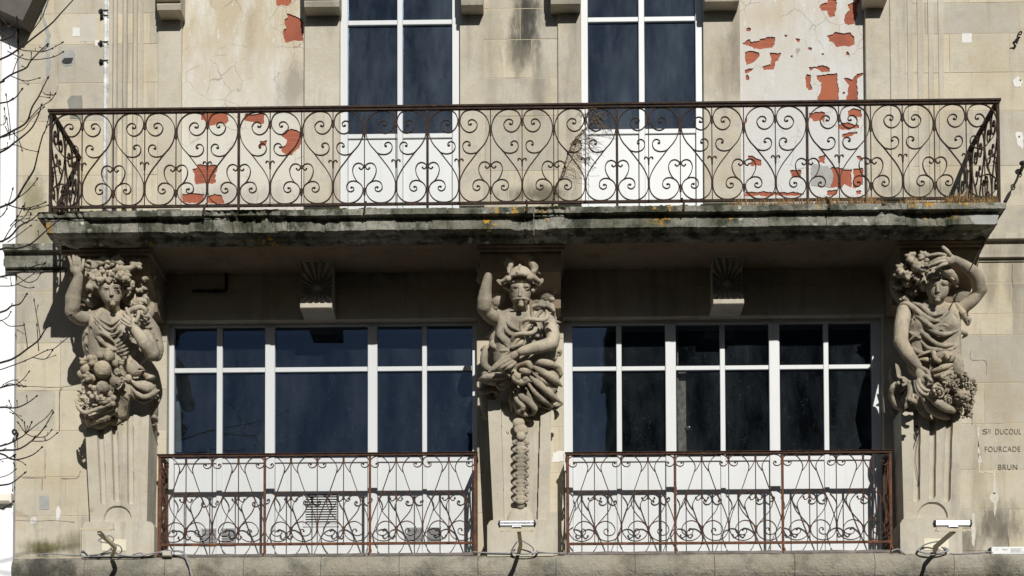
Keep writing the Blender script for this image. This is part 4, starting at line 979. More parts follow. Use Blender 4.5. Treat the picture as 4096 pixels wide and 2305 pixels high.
m = MB(); m.tube([at(-300, 1120, -.05), at(-30, 1280, -.05), at(78, 1345, -.05)], .012, 6); m.build('cable', GREYC, nb, True); m = MB(); m.tube([at(-100, 1925, -.05), at(70, 1948, -.05)], .012, 6); m.build('cable', GREYC, nb, True)
m = MB(); a0, a1 = at(-420, -150, .25), at(90, 82, .25); v = (a1-a0); n_ = Vector((-v.z, 0, v.x)).normalized()
if n_.z < 0: n_ = -n_
pl = [(p.x, p.z) for p in (a0, a1, a1+n_*.55, a0+n_*.55)]; m.prism(pl, -.25, .6); m.build('eaves', simple('eaves_board', (.10,.09,.08), .8, 0, .2, 6), nb)
oh = thing('opposite_house', 'dark house across the street mirrored in the right window', 'house', (6, -30, 0))
m = MB(); m.box(-12.6, 2.4, -38, -31, 0, 13.0); m.box(2.4, 19, -39, -31, 0, 19.6); m.build('wall', HOUSEW, oh)
m = MB(); m.prism_yz([(-39.3, 19.6), (-30.6, 19.6), (-35, 21.6)], 2.2, 19.2); m.prism_yz([(-38.3, 13.0), (-30.7, 13.0), (-34.5, 14.0)], -12.6, 2.39); m.build('roof', ROOF, oh)
m = MB(); m.box(-2.2, -1.6, -33.8, -33.2, 14.2, 16.4); m.build('chimney', HOUSEW, oh)
for x in np.arange(-3, 18, 2.4):
    for z in (4.2, 7.4, 10.6):
        m = MB(); m.cbox(x, x+1.0, -31.0, -30.96, z, z+1.8, .01); m.build('window', DARK, oh)
for x0, x1, hh in ((-60, -13, 18.2), (20, 60, 18.2)):  # unseen terraces, added and kept tall to cut the sky fill
    o = thing('opposite_house', 'unseen dark terrace added across the street to block sky light', 'house', (x0, -31, 0), 'unseen terraces added to block the sky'); m = MB(); m.box(x0, x1, -40, -31, 0, hh); m.build('wall', HOUSEW, o); m = MB(); m.prism_yz([(-40, hh), (-30.7, hh), (-35, hh+1.2)], x0, x1); m.build('roof', ROOF, o)
rt_ = thing('adjoining_house', 'grey house adjoining on the right out of the picture', 'house', (XR+4, 3, 0)); m = MB(); m.box(XR+.02, XR+18, .1, 8, 0, 12.5); m.build('wall', HOUSEW, rt_)
# bare tree: trunk stands left of the picture on the pavement, twigs reach in
dT = 4.6
tx = at(-900, 1400, dT)
tree = thing('bare_tree', 'leafless tree with budding twigs reaching in from the left', 'tree', (tx.x, tx.y, 0))
trunk = [Vector((tx.x, tx.y, 0)), Vector((tx.x+.05, tx.y+.03, 1.8)), Vector((tx.x-.03, tx.y, 3.4)), Vector((tx.x+.08, tx.y+.05, 5.0)), Vector((tx.x+.02, tx.y, 7.0)), Vector((tx.x+.1, tx.y, 9.0)), Vector((tx.x+.05, tx.y, 11.0))]
m = MB(); tp = spline(trunk, 5); m.tube(tp, [.17-.14*i/len(tp) for i in range(len(tp))], 10); m.build('trunk', simple('bark', (.09,.075,.06), .95, 0, .3, 8, .8, 30), tree, True)
BR = [ # full-picture pixels, thick to thin
 [(-250,330),(0,238),(75,196),(142,145),(205,95),(248,48),(292,0),(330,-50)], [(75,196),(160,82),(180,40),(200,-20)], [(75,196),(100,203),(142,205),(168,208),(195,200),(247,172)], [(30,205),(80,230),(125,240),(208,230),(249,210)], [(165,209),(188,188)],
 [(-200,380),(0,330),(12,320),(50,296),(104,272),(123,244),(170,195),(190,178)], [(45,305),(82,320),(110,324),(155,313)], [(50,296),(70,240),(88,222)],
 [(-150,425),(30,408),(86,360)], [(-200,640),(0,550),(48,525),(105,490),(128,430),(155,386),(172,350),(190,315)], [(105,490),(160,430),(200,405),(220,378)], [(48,525),(75,560),(88,600)], [(10,550),(90,520),(127,475),(172,432)],
 [(-200,700),(0,610),(56,572),(120,520),(150,470),(165,425)], [(0,600),(28,590),(60,580),(105,598),(150,607)],
 [(-200,900),(0,830),(60,800),(95,745),(130,690),(140,665),(155,600),(170,545),(182,520),(195,470)], [(60,800),(102,770),(130,742),(148,718)], [(20,815),(65,830),(100,834),(150,822),(180,810)], [(25,818),(80,835),(125,838),(160,830),(190,822)], [(95,840),(100,810),(97,838)],
 [(-200,1000),(8,965),(78,905),(125,880),(155,855)], [(30,970),(80,935),(120,905)], [(60,885),(78,880),(108,894),(122,860)],
 [(-200,1080),(0,998),(60,995),(115,980),(155,950),(190,918),(230,885)], [(115,980),(150,995)], [(60,910),(68,870)], [(10,970),(50,905),(95,870),(118,838)],
 [(-200,1150),(0,1108),(40,1100),(95,1085),(135,1065),(176,1055)], [(70,1105),(110,1130),(145,1120),(160,1098)], [(-100,1150),(0,1145),(35,1145),(68,1137),(130,1098),(178,1055)], [(68,1137),(110,1152),(132,1150)],
 [(-200,1290),(0,1250),(45,1225),(80,1215),(105,1180)], [(0,1285),(30,1270),(42,1250)],
 [(-300,1530),(0,1452),(60,1430),(110,1395),(155,1360),(182,1317),(215,1290),(280,1262)], [(155,1360),(160,1340),(145,1255),(137,1205)], [(110,1395),(103,1340),(97,1302)], [(97,1302),(40,1305),(10,1285),(-60,1250)], [(0,1480),(70,1455),(130,1430),(180,1405),(215,1395),(245,1372),(278,1345)], [(155,1405),(148,1305)], [(130,1430),(180,1437),(208,1405)],
 [(-150,1600),(5,1550),(60,1540),(100,1545)], [(5,1550),(40,1535),(75,1545)], [(20,1535),(60,1520),(92,1545)], [(60,1540),(90,1520),(114,1490)],
 [(-200,1650),(0,1630),(35,1632),(70,1630),(110,1612),(144,1587)], [(35,1632),(60,1655),(87,1680)], [(30,1632),(45,1628),(38,1607)], [(38,1648),(52,1655)],
 [(-200,1830),(0,1785),(55,1765),(103,1735),(125,1693)], [(103,1735),(75,1695)], [(103,1735),(98,1695)], [(103,1735),(145,1700),(180,1675),(206,1645)], [(-200,1830),(0,1803),(70,1798),(125,1765),(170,1720),(210,1655)], [(125,1765),(185,1763),(226,1735)], [(103,1735),(135,1748),(172,1749),(190,1740),(205,1722)],
 [(-150,1790),(0,1815),(40,1835),(75,1838),(130,1820),(165,1792)], [(40,1835),(80,1845),(100,1858)], [(-100,1850),(0,1838),(40,1830),(60,1820)],
 [(-200,1960),(0,1942),(50,1930),(98,1893)], [(-100,1930),(20,1905),(60,1880)], [(-150,2040),(0,2035),(25,2028),(52,2008)], [(15,2040),(22,2030)],
 [(-200,170),(10,160),(65,120),(68,75)], [(0,110),(30,105),(48,102)], [(-100,120),(5,130),(25,150),(40,190)], [(65,130),(68,172),(72,150)], [(-80,480),(15,500),(18,440)], [(20,505),(40,540),(38,480),(25,385)], [(40,560),(28,480)], [(-120,60),(0,75),(12,85),(35,105)], [(-120,900),(0,870),(35,810),(50,760)], [(40,905),(70,870),(90,830)]]
r = random.Random(4)
tw = []
def budded(m, pts, r0, r1, jit):
    d0 = dT + jit
    P = spline([at(px, py, d0 + (i*.06)) for i, (px, py) in enumerate(pts)], 4); n = len(P)
    m.tube(P, [r0+(r1-r0)*i/(n-1) for i in range(n)], 5)
    for i in range(3, n, 3):
        if r.random() < .75: q = Vector(P[i]); m.ball(q, (r1*2.0, r1*2.0, r1*1.9), 6, 4)
    q = Vector(P[-1]); u = (q-Vector(P[-2])).normalized(); m.tube([q-u*.004, q+u*.008, q+u*.022], [r1*1.2, r1*2.6, r1*.8], 6)
    for i in range(4, n-1, 4):
        if r.random() < .5:
            q = Vector(P[i]); t_ = (Vector(P[i+1])-q).normalized(); e = (t_ + Vector((r.uniform(-.8,.8), r.uniform(-.5,.5), r.uniform(-.8,.8)))).normalized()*r.uniform(.03,.09); m.tube([q, q+e*.6, q+e], [r1*.8, r1*.7, r1*1.6], 5)
for i, b in enumerate(BR):
    m = MB(); big = b[0][0] < -140
    r0 = .0085 if big else .0038; r1 = .0030 if big else .0025
    if big:                                                # run back to the trunk
        p0 = at(*b[0], dT); k = min(range(len(tp)), key=lambda j: abs(tp[j][2]-(p0.z-.35)))
        m.tube(spline([tp[k], (Vector(tp[k])+p0)/2+Vector((0,0,.06)), p0], 4), [.016]*5+[.013, .011, .010, .0085], 6)
    budded(m, b, r0, r1, r.uniform(-.5, .5)); m.build('branch', TWIG, tree, fix=False)

# pegs and wires left on the carvings
t = thing('hanging_wire', 'thin wires hanging from an iron ring below the flowers of the right carved woman', 'wire', at(3668, 1720, .34))
m = MB(); m.tube([at(3667+9*math.cos(k*.628), 1722+20*math.sin(k*.628), .36) for k in range(10)], .006, 6, closed=True); m.tube([at(3667,1700,.30), at(3667,1722,.36), at(3666,1748,.36)], .007, 6); m.build('iron_ring', IRON, t, True)
m = MB(); m.tube(spline([at(*p) for p in ((3672,1740,.36),(3655,1790,.345),(3645,1850,.345),(3642,1920,.345),(3645,1985,.345),(3644,2038,.345))], 4), .0030, 5); m.ball(at(3646,1991,.345), (.011,.011,.028)); m.tube(spline([at(*p) for p in ((3675,1745,.36),(3665,1800,.345),(3664,1860,.345),(3674,1920,.345),(3678,1940,.345))], 4), .0026, 5); m.ball(at(3677,1936,.345), (.011,.010,.02)); m.build('wire', IRON, t, True)
hook('rusty peg with a wire loop beside the garland under the man with winged helmet', [(2028,1706,.27),(2028,1712,.33),(2026,1728,.34),(2032,1738,.34),(2034,1728,.34),(2029,1714,.33)], .006, 'peg')
hook('small dark peg under the cloth of the left carved woman', [(476,1697,.33),(482,1701,.36),(490,1698,.37),(485,1712,.35)], .006, 'peg')
# ================================================================ carved figures: signed distance sculpting, meshed by surface nets
class Sculpt:
    """points are (x, y, depth) in enlarged-photo pixels from an origin; radii in the same pixels"""
    def __init__(s, ox, oy, sc=3.624, k=14): s.o = (ox, oy, sc); s.F = .0024/sc; s.ops = []; s.k = k; s.dy = 0; s.dd = 0; s.fd = -.022; s.fk = 2.6; s.fr = .92; s.ramp = None; s.crease = True; s.namp = .0005
    def P(s, p):
        dep = p[2]+s.dd
        if s.ramp: dep -= s.ramp[2]*min(1, max(0, (p[1]+s.dy-s.ramp[0])/(s.ramp[1]-s.ramp[0])))
        v = at(s.o[0]+p[0]/s.o[2], s.o[1]+(p[1]+s.dy)/s.o[2], dep); return np.array(v)
    def cap(s, a, b, ra, rb=None, k=None, sub=False): s.ops.append(('t', [s.P(a), s.P(b)], [ra*s.F, (ra if rb is None else rb)*s.F], (s.k if k is None else k)*s.F, sub))
    def tube(s, pts, r, k=None, sub=False, n=4):
        P = spline([s.P(p) for p in pts], n); m = len(P)
        if isinstance(r, (int, float)): R = [r]*m
        else: R = list(np.interp(np.linspace(0, len(r)-1, m), range(len(r)), r))
        s.ops.append(('t', P, [q*s.F for q in R], (s.k if k is None else k)*s.F, sub))
    def ell(s, c, r, ang=0.0, k=None, sub=False):
        if isinstance(r, (int, float)): r = (r, r, r)
        s.ops.append(('e', s.P(c), [q*s.F for q in r], ang, (s.k if k is None else k)*s.F, sub))
    def fold(s, pts, r, k=10, d=None):                     # a cloth fold: a ridge, with a crease cut beside it
        if d is not None: pts = [(p[0], p[1], d) for p in pts]
        pts = [(p[0], p[1], p[2]+s.fd) for p in pts]; k = k*s.fk; r = r*s.fr
        m = len(pts); rr = [r*.32] + [r]*(m-2) + [r*.22] if m > 2 else r
        s.tube(pts, rr, k)
        if s.crease and m > 2: s.tube([(x-.22*r, y+1.12*r, z+.0002*r) for x, y, z in pts], [r*.10]+[r*.36]*(m-2)+[r*.08], 7, True)
    def leaf(s, x, y, d, R, ang, lobes=5, k=6):
        for i in range(lobes):
            a = math.radians(ang + (i-(lobes-1)/2)*42); L = R*1.18*(1 if i == lobes//2 else .8)
            s.tube([(x, y, d), (x+math.cos(a)*L*.55, y-math.sin(a)*L*.55, d+.018), (x+math.cos(a)*L, y-math.sin(a)*L, d+.006)], [R*.26, R*.32, R*.06], k, n=2)
    def mesh(s, vox):
        lo = np.full(3, 1e9); hi = -lo
        for o in s.ops:
            if o[-1]: continue
            if o[0] == 't':
                P = np.array(o[1]); R = np.array(o[2])[:, None]; lo = np.minimum(lo, (P-R).min(0)); hi = np.maximum(hi, (P+R).max(0))
            else: rm = max(o[2]); lo = np.minimum(lo, o[1]-rm); hi = np.maximum(hi, o[1]+rm)
        lo = lo - 3*vox; N = np.ceil((hi+3*vox-lo)/vox).astype(int)+1
        f = np.full(N, .06, np.float32)
        ax = [lo[i]+vox*np.arange(N[i]) for i in range(3)]
        for o in s.ops:
            k, sub = o[-2], o[-1]; mg = max(k, 2*vox)+vox
            if o[0] == 't': P = np.array(o[1]); R = np.array(o[2]); bl = (P-R[:, None]).min(0)-mg; bh = (P+R[:, None]).max(0)+mg
            else: rm = max(o[2]); bl = o[1]-rm-mg; bh = o[1]+rm+mg
            i0 = np.clip(((bl-lo)/vox).astype(int), 0, N); i1 = np.clip(((bh-lo)/vox).astype(int)+2, 0, N)
            if (i1 <= i0).any(): continue
            sl_ = tuple(slice(a, b) for a, b in zip(i0, i1))
            x = ax[0][sl_[0]][:, None, None]; y = ax[1][sl_[1]][None, :, None]; z = ax[2][sl_[2]][None, None, :]
            if o[0] == 't':
                g = None
                for j in range(len(P)-1):
                    a = P[j]; e = P[j+1]-a; L2 = max(float(e@e), 1e-12)
                    t = np.clip(((x-a[0])*e[0]+(y-a[1])*e[1]+(z-a[2])*e[2])/L2, 0, 1)
                    q = np.sqrt((x-a[0]-t*e[0])**2+(y-a[1]-t*e[1])**2+(z-a[2]-t*e[2])**2) - (R[j]+(R[j+1]-R[j])*t)
                    g = q if g is None else np.minimum(g, q)
            else:
                c, r, ang = o[1], o[2], math.radians(o[3]); ca, sa = math.cos(ang), math.sin(ang)
                u = (x-c[0])*ca+(z-c[2])*sa; w_ = -(x-c[0])*sa+(z-c[2])*ca; v = y-c[1]
                k0 = np.sqrt((u/r[0])**2+(v/r[1])**2+(w_/r[2])**2); k1 = np.sqrt((u/r[0]**2)**2+(v/r[1]**2)**2+(w_/r[2]**2)**2)
                g = k0*(k0-1)/np.maximum(k1, 1e-9)
            h = f[sl_]
            if sub: g = -g; kk = max(k, 1e-6); t = np.maximum(kk-np.abs(h-g), 0)/kk; f[sl_] = np.maximum(h, g)+t*t*kk*.25
            else: kk = max(k, 1e-6); t = np.maximum(kk-np.abs(h-g), 0)/kk; f[sl_] = np.minimum(h, g)-t*t*kk*.25
        near = np.argwhere(np.abs(f) < .012)
        q = lo + near*vox; n_ = np.zeros(len(q)); g = np.random.RandomState(len(s.ops))
        for fr in (48, 75, 110, 150, 210, 300, 390):
            k = g.normal(size=(2, 3)); k = k/np.linalg.norm(k, axis=1)[:, None]*fr
            n_ += np.sin(q@k[0]+g.uniform(0, 6))*np.sin(q@k[1]+g.uniform(0, 6))*(110/fr)**.6
        f[tuple(near.T)] += (n_*s.namp).astype(np.float32)
        return nets(f, lo, vox)
    def build(s, name, mat, parent, vox=.006):
        v, q = s.mesh(vox); off = np.array(wloc(parent))
        me = bpy.data.meshes.new(name); me.from_pydata((v-off).tolist(), [], q.tolist()); me.polygons.foreach_set('use_smooth', [True]*len(me.polygons)); me.materials.append(mat)
        return link(name, me, parent)
def nets(f, lo, vox):
    S_ = f < 0
    n = np.array(f.shape)-1
    cnt = np.zeros(n, np.uint8)
    cor = [(a, b, c) for a in (0, 1) for b in (0, 1) for c in (0, 1)]
    for a, b, c in cor: cnt += S_[a:a+n[0], b:b+n[1], c:c+n[2]]
    idx = np.argwhere((cnt > 0) & (cnt < 8)); vid = np.full(n, -1, np.int64); vid[tuple(idx.T)] = np.arange(len(idx))
    acc = np.zeros((len(idx), 3)); num = np.zeros(len(idx))
    val = {c: f[idx[:, 0]+c[0], idx[:, 1]+c[1], idx[:, 2]+c[2]] for c in cor}
    for c in cor:
        for axx in range(3):
            if c[axx]: continue
            e = list(c); e[axx] = 1; e = tuple(e); a, b = val[c], val[e]; m = (a < 0) != (b < 0)
            t = np.where(m, a/np.where(m, a-b, 1), 0)
            p = np.tile(np.array(c, float), (len(idx), 1)); p[:, axx] += t
            acc[m] += p[m]; num[m] += 1
    V = lo + vox*(idx + acc/num[:, None])
    Q = []
    for axx in range(3):
        u, w_ = (axx+1) % 3, (axx+2) % 3
        sa = [slice(None)]*3; sb = [slice(None)]*3; sa[axx] = slice(0, -1); sb[axx] = slice(1, None)
        A, B = S_[tuple(sa)], S_[tuple(sb)]
        e = np.argwhere(A != B); ok = (e[:, u] > 0) & (e[:, w_] > 0) & (e[:, u] < n[u]) & (e[:, w_] < n[w_]); e = e[ok]; ins = A[tuple(e.T)]
        q = []
        for du, dw in ((-1,-1),(0,-1),(0,0),(-1,0)):
            c = e.copy(); c[:, u] += du; c[:, w_] += dw; q.append(vid[tuple(c.T)])
        q = np.stack(q, 1); q[~ins] = q[~ins][:, ::-1]; Q.append(q)
    return V, np.concatenate(Q)
VOX = .0044
def face(s, cx, cy, d, rx, rz, eyes, nose, mouth, tilt=0, lids=False, moust=False):
    """head with sockets, lids, nose, lips and chin; eyes = two (x, y)"""
    s.ell((cx, cy, d), (rx, rx*1.12, rz), tilt, 10); s.ell((cx+(mouth[0]-cx)*.5, cy+rz*.52, d+.028), (rx*.70, rx*.72, rz*.52), tilt, 30)
    fd = d + rx*1.12*s.F
    for i, (ex, ey) in enumerate(eyes):
        s.ell((ex, ey+4, fd+.004), (54, 46, 32), 0, 16, True)
        s.ell((ex, ey+6, fd-.030), (36, 34, 27), 0, 4)
        s.tube([(ex-46, ey+6, fd-.020), (ex-10, ey-16, fd-.002), (ex+24, ey-14, fd-.003), (ex+48, ey+8, fd-.022)], [6, 9, 9, 6], 4)
        if lids: s.ell((ex, ey+2, fd-.024), (40, 34, 24), 0, 4)
        else:
            s.tube([(ex-38, ey+16, fd-.018), (ex, ey+30, fd-.008), (ex+40, ey+14, fd-.020)], 6, 4)
            s.ell((ex+2, ey+6, fd-.006), (11, 11, 12), 0, 4, True)
        s.tube([(ex-62, ey-8, fd-.028), (ex-20, ey-40, fd-.002), (ex+30, ey-38, fd-.004), (ex+60, ey-12, fd-.026)], [9, 15, 15, 9], 16)
    (nx0, ny0), (nx1, ny1) = nose
    s.tube([(nx0, ny0-30, fd-.010), (nx0, ny0, fd-.004), ((nx0+nx1)/2, (ny0+ny1)/2, fd+.008), (nx1, ny1-10, fd+.026)], [20, 15, 18, 25], 14)
    s.ell((nx1-22, ny1-2, fd+.006), 17, 0, 8); s.ell((nx1+22, ny1-2, fd+.006), 17, 0, 8)
    mx, my = mouth
    s.ell((mx, my+6, fd-.014), (58, 30, 42), 0, 24); s.tube([(mx-46, my, fd-.010), (mx-16, my-9, fd+.006), (mx, my-5, fd+.006), (mx+16, my-9, fd+.006), (mx+46, my, fd-.010)], [5, 10, 8, 10, 5], 6)
    s.tube([(mx-34, my+14, fd-.008), (mx, my+21, fd+.004), (mx+34, my+14, fd-.008)], [6, 13, 6], 6)
    s.tube([(mx-48, my+4, fd-.004), (mx, my+6, fd+.012), (mx+48, my+4, fd-.004)], 4.5, 3, True)
    s.ell((mx, my+68, fd-.010), (42, 36, 34), 0, 22)
    if moust:
        for sg in (-1, 1): s.tube([(mx+sg*4, my-32, fd+.014), (mx+sg*50, my-30, fd+.012), (mx+sg*100, my-14, fd-.008), (mx+sg*122, my-20, fd-.016)], [15, 22, 15, 6], 5)
def fingers(s, lst, k=5):
    for pts, r in lst:
        m = len(pts); s.tube(pts, [r, r*.94, r*.9, r*.74][:m] if m <= 4 else r, k, n=3)
def term(s, mat, t): pass
# ---------------------------------------------------------------- pedestals (tapering fluted shafts on shouldered blocks)
def relief(name, px0t, px1t, pyt, px0b, px1b, pyb, d, fn, parent, nx=110, ny=110):
    m = MB(); vs = []
    for j in range(ny+1):
        v = j/ny; py = pyt+(pyb-pyt)*v
        for i in range(nx+1):
            u = i/nx; px = (px0t+(px1t-px0t)*u)*(1-v)+(px0b+(px1b-px0b)*u)*v
            p = at(px, py, d); e = fn(px, py)
            vs.append((p.x, -(d+e), p.z))
    w_ = nx+1; m.add(vs, [(j*w_+i+w_, j*w_+i+w_+1, j*w_+i+1, j*w_+i) for j in range(ny) for i in range(nx)])
    for i0 in (0, nx):
        col = [vs[j*w_+i0] for j in range(ny+1)]; k = len(col)
        m.add(col + [(p[0], .003, p[2]) for p in col], [((j, j+1, k+j+1, k+j) if i0 else (j+1, j, k+j, k+j+1)) for j in range(k-1)])
    return m.build(name, STRIP, parent, fix=False)
def flutes(cs, wd, y0, y1s, deep, arch):
    def fn(px, py):
        e = 0
        for (ct, cb), y1 in zip(cs, y1s):
            c = ct+(cb-ct)*(py-y0)/(y1-y0); h = wd/2; x = abs(px-c)/h
            yy = max(0, (py-(y1-h))/h)
            rr = x*x+yy*yy
            if rr < 1: e = -deep*(1-rr*rr)**.5
        ax_, ay, ar = arch
        r = math.hypot(px-ax_, (py-ay)*1.05)
        if py < ay and r < ar: e = max(e, 0) - .022 if r < ar-2 else -.01
        elif py >= ay and abs(px-ax_) < ar: e = -.022
        return e
    return fn
def base_block(parent, px0, px1, pyt, pyb, sh, d):
    x = [X(px0, pyb, d), X(px1, pyb, d)]; zb, zt_ = Z(2226, px0, d), Z(pyt, px0, d); z1 = Z(pyt+sh*.75, px0, d)
    w_ = sh*U
    m = MB(); pts = [(x[0], zb), (x[1], zb), (x[1], z1)]
    for k in range(7): a = k*math.pi/12; pts.append((x[1]-w_+w_*math.cos(a)*.85, z1+(zt_-z1)*math.sin(a)))
    for k in range(6, -1, -1): a = k*math.pi/12; pts.append((x[0]+w_-w_*math.cos(a)*.85, z1+(zt_-z1)*math.sin(a)))
    pts.append((x[0], z1)); m.prism(pts, -d, .003); return m.build('base_block', STRIP, parent)
# ================================================================ left figure: woman crowned with vine leaves, basket of fruit
def left_figure():
    t = thing('carved_statue', 'carved stone woman crowned with vine leaves and one hand raised, fruit basket at her hip', 'statue', at(470, 2226, 0))
    base_block(t, 326, 616, 2088, 2226, 22, .40)
    relief('pedestal_shaft', 338, 596, 1660, 361, 587, 2090, .37, flutes([(400, 414), (457, 467), (520, 523)], 25, 1700, (2017, 2008, 2017), .046, (470, 2076, 55)), t)
    # body
    s = Sculpt(230, 980, k=12); s.namp = .0002
    s.tube([(205,945,.70),(222,880,.72),(228,770,.75),(265,620,.78),(308,470,.80)], [96,108,114,92,60], 14)
    s.ell((185,965,.70), 70, 0, 20)
    s.tube([(215,985,.68),(330,1060,.60),(500,1070,.50)], [96,104,100], 20)
    s.ell((275,340,.81), (98,46,92), 12, 16); s.cap((305,460,.80), (285,390,.81), 62, 66, 12)
    fingers(s, [([(205,300,.82),(190,240,.83),(168,178,.82)], 25), ([(245,285,.83),(238,225,.835),(232,168,.825)], 27), ([(290,290,.83),(288,235,.835),(280,178,.825)], 27), ([(322,300,.82),(322,250,.825),(315,200,.82)], 24), ([(345,365,.82),(366,300,.83),(376,222,.825)], 25)])
    for x in (222, 262, 305): s.tube([(x,330,.868),(x,250,.868)], 6, 5, True)
    face(s, 778, 680, .61, 160, 205, [(700,640),(848,628)], ((765,640),(785,728)), (802,792))
    s.tube([(795,860,.60),(805,1010,.50)], [98,120], 24)
    s.ell((800,1040,.47), (260,110,90), 0, 30)
    s.tube([(1300,1330,.58),(1372,1540,.63),(1365,1590,.65)], [105,112,100], 16); s.tube([(1375,1570,.66),(1260,1420,.73),(1120,1220,.76)], [104,100,66], 18)
    s.ell((1085,1130,.78), (96,50,84), -40, 16)
    fingers(s, [([(1060,1070,.81),(1030,1000,.825),(1000,925,.815)], 27), ([(1050,1100,.82),(1000,1050,.83),(962,1005,.82)], 27), ([(1040,1140,.82),(985,1100,.83),(940,1065,.82)], 26), ([(1050,1180,.81),(990,1150,.82),(930,1112,.81)], 24), ([(1140,1110,.81),(1170,1040,.82),(1180,970,.82)], 28)])
    s.build('figure', STATUE, t, VOX)
    # cloth
    c = Sculpt(230, 980, k=22)
    c.tube([(480,1060,.47),(800,1090,.45),(1240,1080,.46)], [105,130,120]); c.tube([(770,1180,.44),(790,1500,.43),(820,1750,.42),(830,2050,.40)], [290,255,235,215], 40)
    c.ramp = (1305+600, 1305+1330, .22)
    for xx in (610, 930): c.tube([(xx,1150,.48),(xx,1400,.48),(xx+20,1700,.46)], [175,175,170], 60)
    c.ell((1150,1540,.44), (190,130,200), 0, 40); c.ell((480,1400,.42), (130,110,260), 0, 30)
    c.ell((640,1265,.57), 120, 0, 40); c.ell((935,1245,.56), 115, 0, 40)
    F = c.fold
    F([(465,950,.55),(490,1060,.60),(500,1180,.60),(510,1290,.58)], 52); F([(520,985,.60),(640,1085,.645),(780,1150,.655),(890,1070,.645),(965,960,.60)], 24, 8); F([(500,1000,.60),(600,1120,.65),(770,1235,.665),(900,1130,.66),(955,1010,.63)], 22, 8)
    F([(520,1080,.62),(640,1220,.67),(790,1300,.66),(900,1240,.66),(920,1120,.66)], 22, 8); F([(560,1280,.62),(690,1290,.67),(830,1420,.64)], 44, 8); F([(540,1300,.60),(640,1400,.64),(740,1500,.60)], 42, 8)
    F([(470,1150,.55),(430,1270,.55),(360,1340,.53)], 50, 10); F([(430,1320,.52),(440,1420,.52),(430,1530,.50)], 66, 12)
    for i, (a, b) in enumerate([((1000,1225),(880,1340)), ((1045,1270),(850,1420)), ((1062,1320),(800,1490)), ((1062,1395),(830,1525)), ((1052,1470),(855,1560)), ((1030,1545),(900,1600)), ((1005,1610),(930,1650))]):
        F([(*a, .60), ((a[0]+b[0])/2+10, (a[1]+b[1])/2+14, .645), (*b, .62)], 26, 5)
    F([(830,1500,.62),(930,1580,.60),(1000,1700,.58)], 40, 8); F([(700,1540,.6),(800,1520,.62),(850,1500,.62)], 34, 8)
    c.tube([(1230,1060,.47),(1350,1260,.48),(1420,1480,.48),(1430,1600,.46)], [120,140,120,90]); 
    for pts in ([(1190,1080),(1280,1120),(1370,1110)], [(1200,1150),(1310,1200),(1400,1190)], [(1215,1220),(1330,1290),(1430,1280)], [(1250,1300),(1380,1370),(1470,1370)], [(1200,1020),(1290,1040),(1340,1060)]): F([(pts[0][0],pts[0][1],.58),(pts[1][0],pts[1][1],.63),(pts[2][0],pts[2][1],.54)], 26, 8)
    F([(1380,1330,.55),(1480,1420,.52),(1490,1560,.50),(1440,1640,.5)], 36, 8)
    c.dy = 1305
    c.ell((1120,500,.52), (120,90,110), -20, 26); c.ell((1330,590,.48), (95,80,70), -20, 20); F([(1050,330,.52),(1110,400,.56),(1230,480,.57),(1330,520,.52)], 44); F([(1120,540,.60),(1190,530,.63),(1260,510,.60)], 20, 6); F([(1280,640,.54),(1340,620,.56),(1400,600,.52)], 26, 6)
    F([(1060,660,.60),(1180,740,.66),(1300,790,.64),(1420,730,.56)], 52, 10); F([(1060,740,.60),(1170,860,.66),(1270,900,.66),(1400,840,.60),(1480,800,.55)], 42, 8); F([(1055,820,.58),(1150,930,.62),(1260,975,.63),(1390,900,.58),(1475,830,.54)], 28, 8)
    c.ell((1220,810,.545), (230,120,150), 0, 26)
    for x2, y2, x1, y1 in ((830,960,905,800),(838,1020,925,840),(850,1085,945,870),(880,1120,965,880),(915,1140,985,890),(955,1165,1003,900),(1000,1180,1022,910),(1035,1000,1040,860)): F([(1035,650,.60),(x1,y1,.655),(x2,y2,.62)], 21, 2.2)
    c.tube([(1030,640,.57),(970,900,.565),(925,1120,.55)], [50,100,115], 20); c.ell((1030,630,.60), (55,50,60), 0, 14)
    F([(630,1310,.56),(760,1270,.60),(870,1240,.60),(1010,1175,.58)], 44, 8); F([(760,1260,.58),(830,1300,.60),(900,1240,.60),(930,1190,.6)], 34, 8)
    c.tube([(1390,960,.44),(1410,1100,.46),(1390,1230,.44)], [60,52,44]); F([(1330,1220,.48),(1400,1190,.52),(1440,1240,.48),(1400,1300,.48),(1340,1290,.46)], 28, 6); F([(1440,850,.50),(1460,950,.50),(1430,1050,.46)], 36, 8); F([(1380,1310,.44),(1400,1370,.42)], 40, 8)
    c.build('drapery', STATUE, t, VOX)
    # vine crown
    h = Sculpt(230, 980, k=8); h.namp = .0009
    h.ell((800,455,.60), (235,170,105), 0, 30); h.ell((790,620,.55), (215,150,200), 0, 30); h.ell((1150,640,.36), (250,160,340), 0, 30); h.ell((500,660,.34), (150,130,260), 0, 30); h.ell((1020,450,.50), (210,120,110), 10, 30); h.tube([(1330,560,.30),(1400,750,.30),(1330,1000,.30)], [90,100,80], 30)
    for q in ((575,300,.735,110,120), (680,255,.735,110,95), (855,250,.735,120,70), (760,300,.72,90,110), (545,440,.72,110,165), (470,560,.70,120,330), (1130,300,.72,110,60), (960,430,.72,120,-50), (890,390,.735,120,20), (620,470,.73,90,200), (1240,320,.60,100,40), (1240,450,.58,100,10), (1010,610,.56,100,-60), (430,400,.70,90,150), (1180,600,.52,110,-20), (1220,760,.46,110,-50), (1120,860,.52,90,100), (480,760,.46,110,200), (460,270,.72,90,170), (1330,470,.50,90,0)): h.leaf(*q)
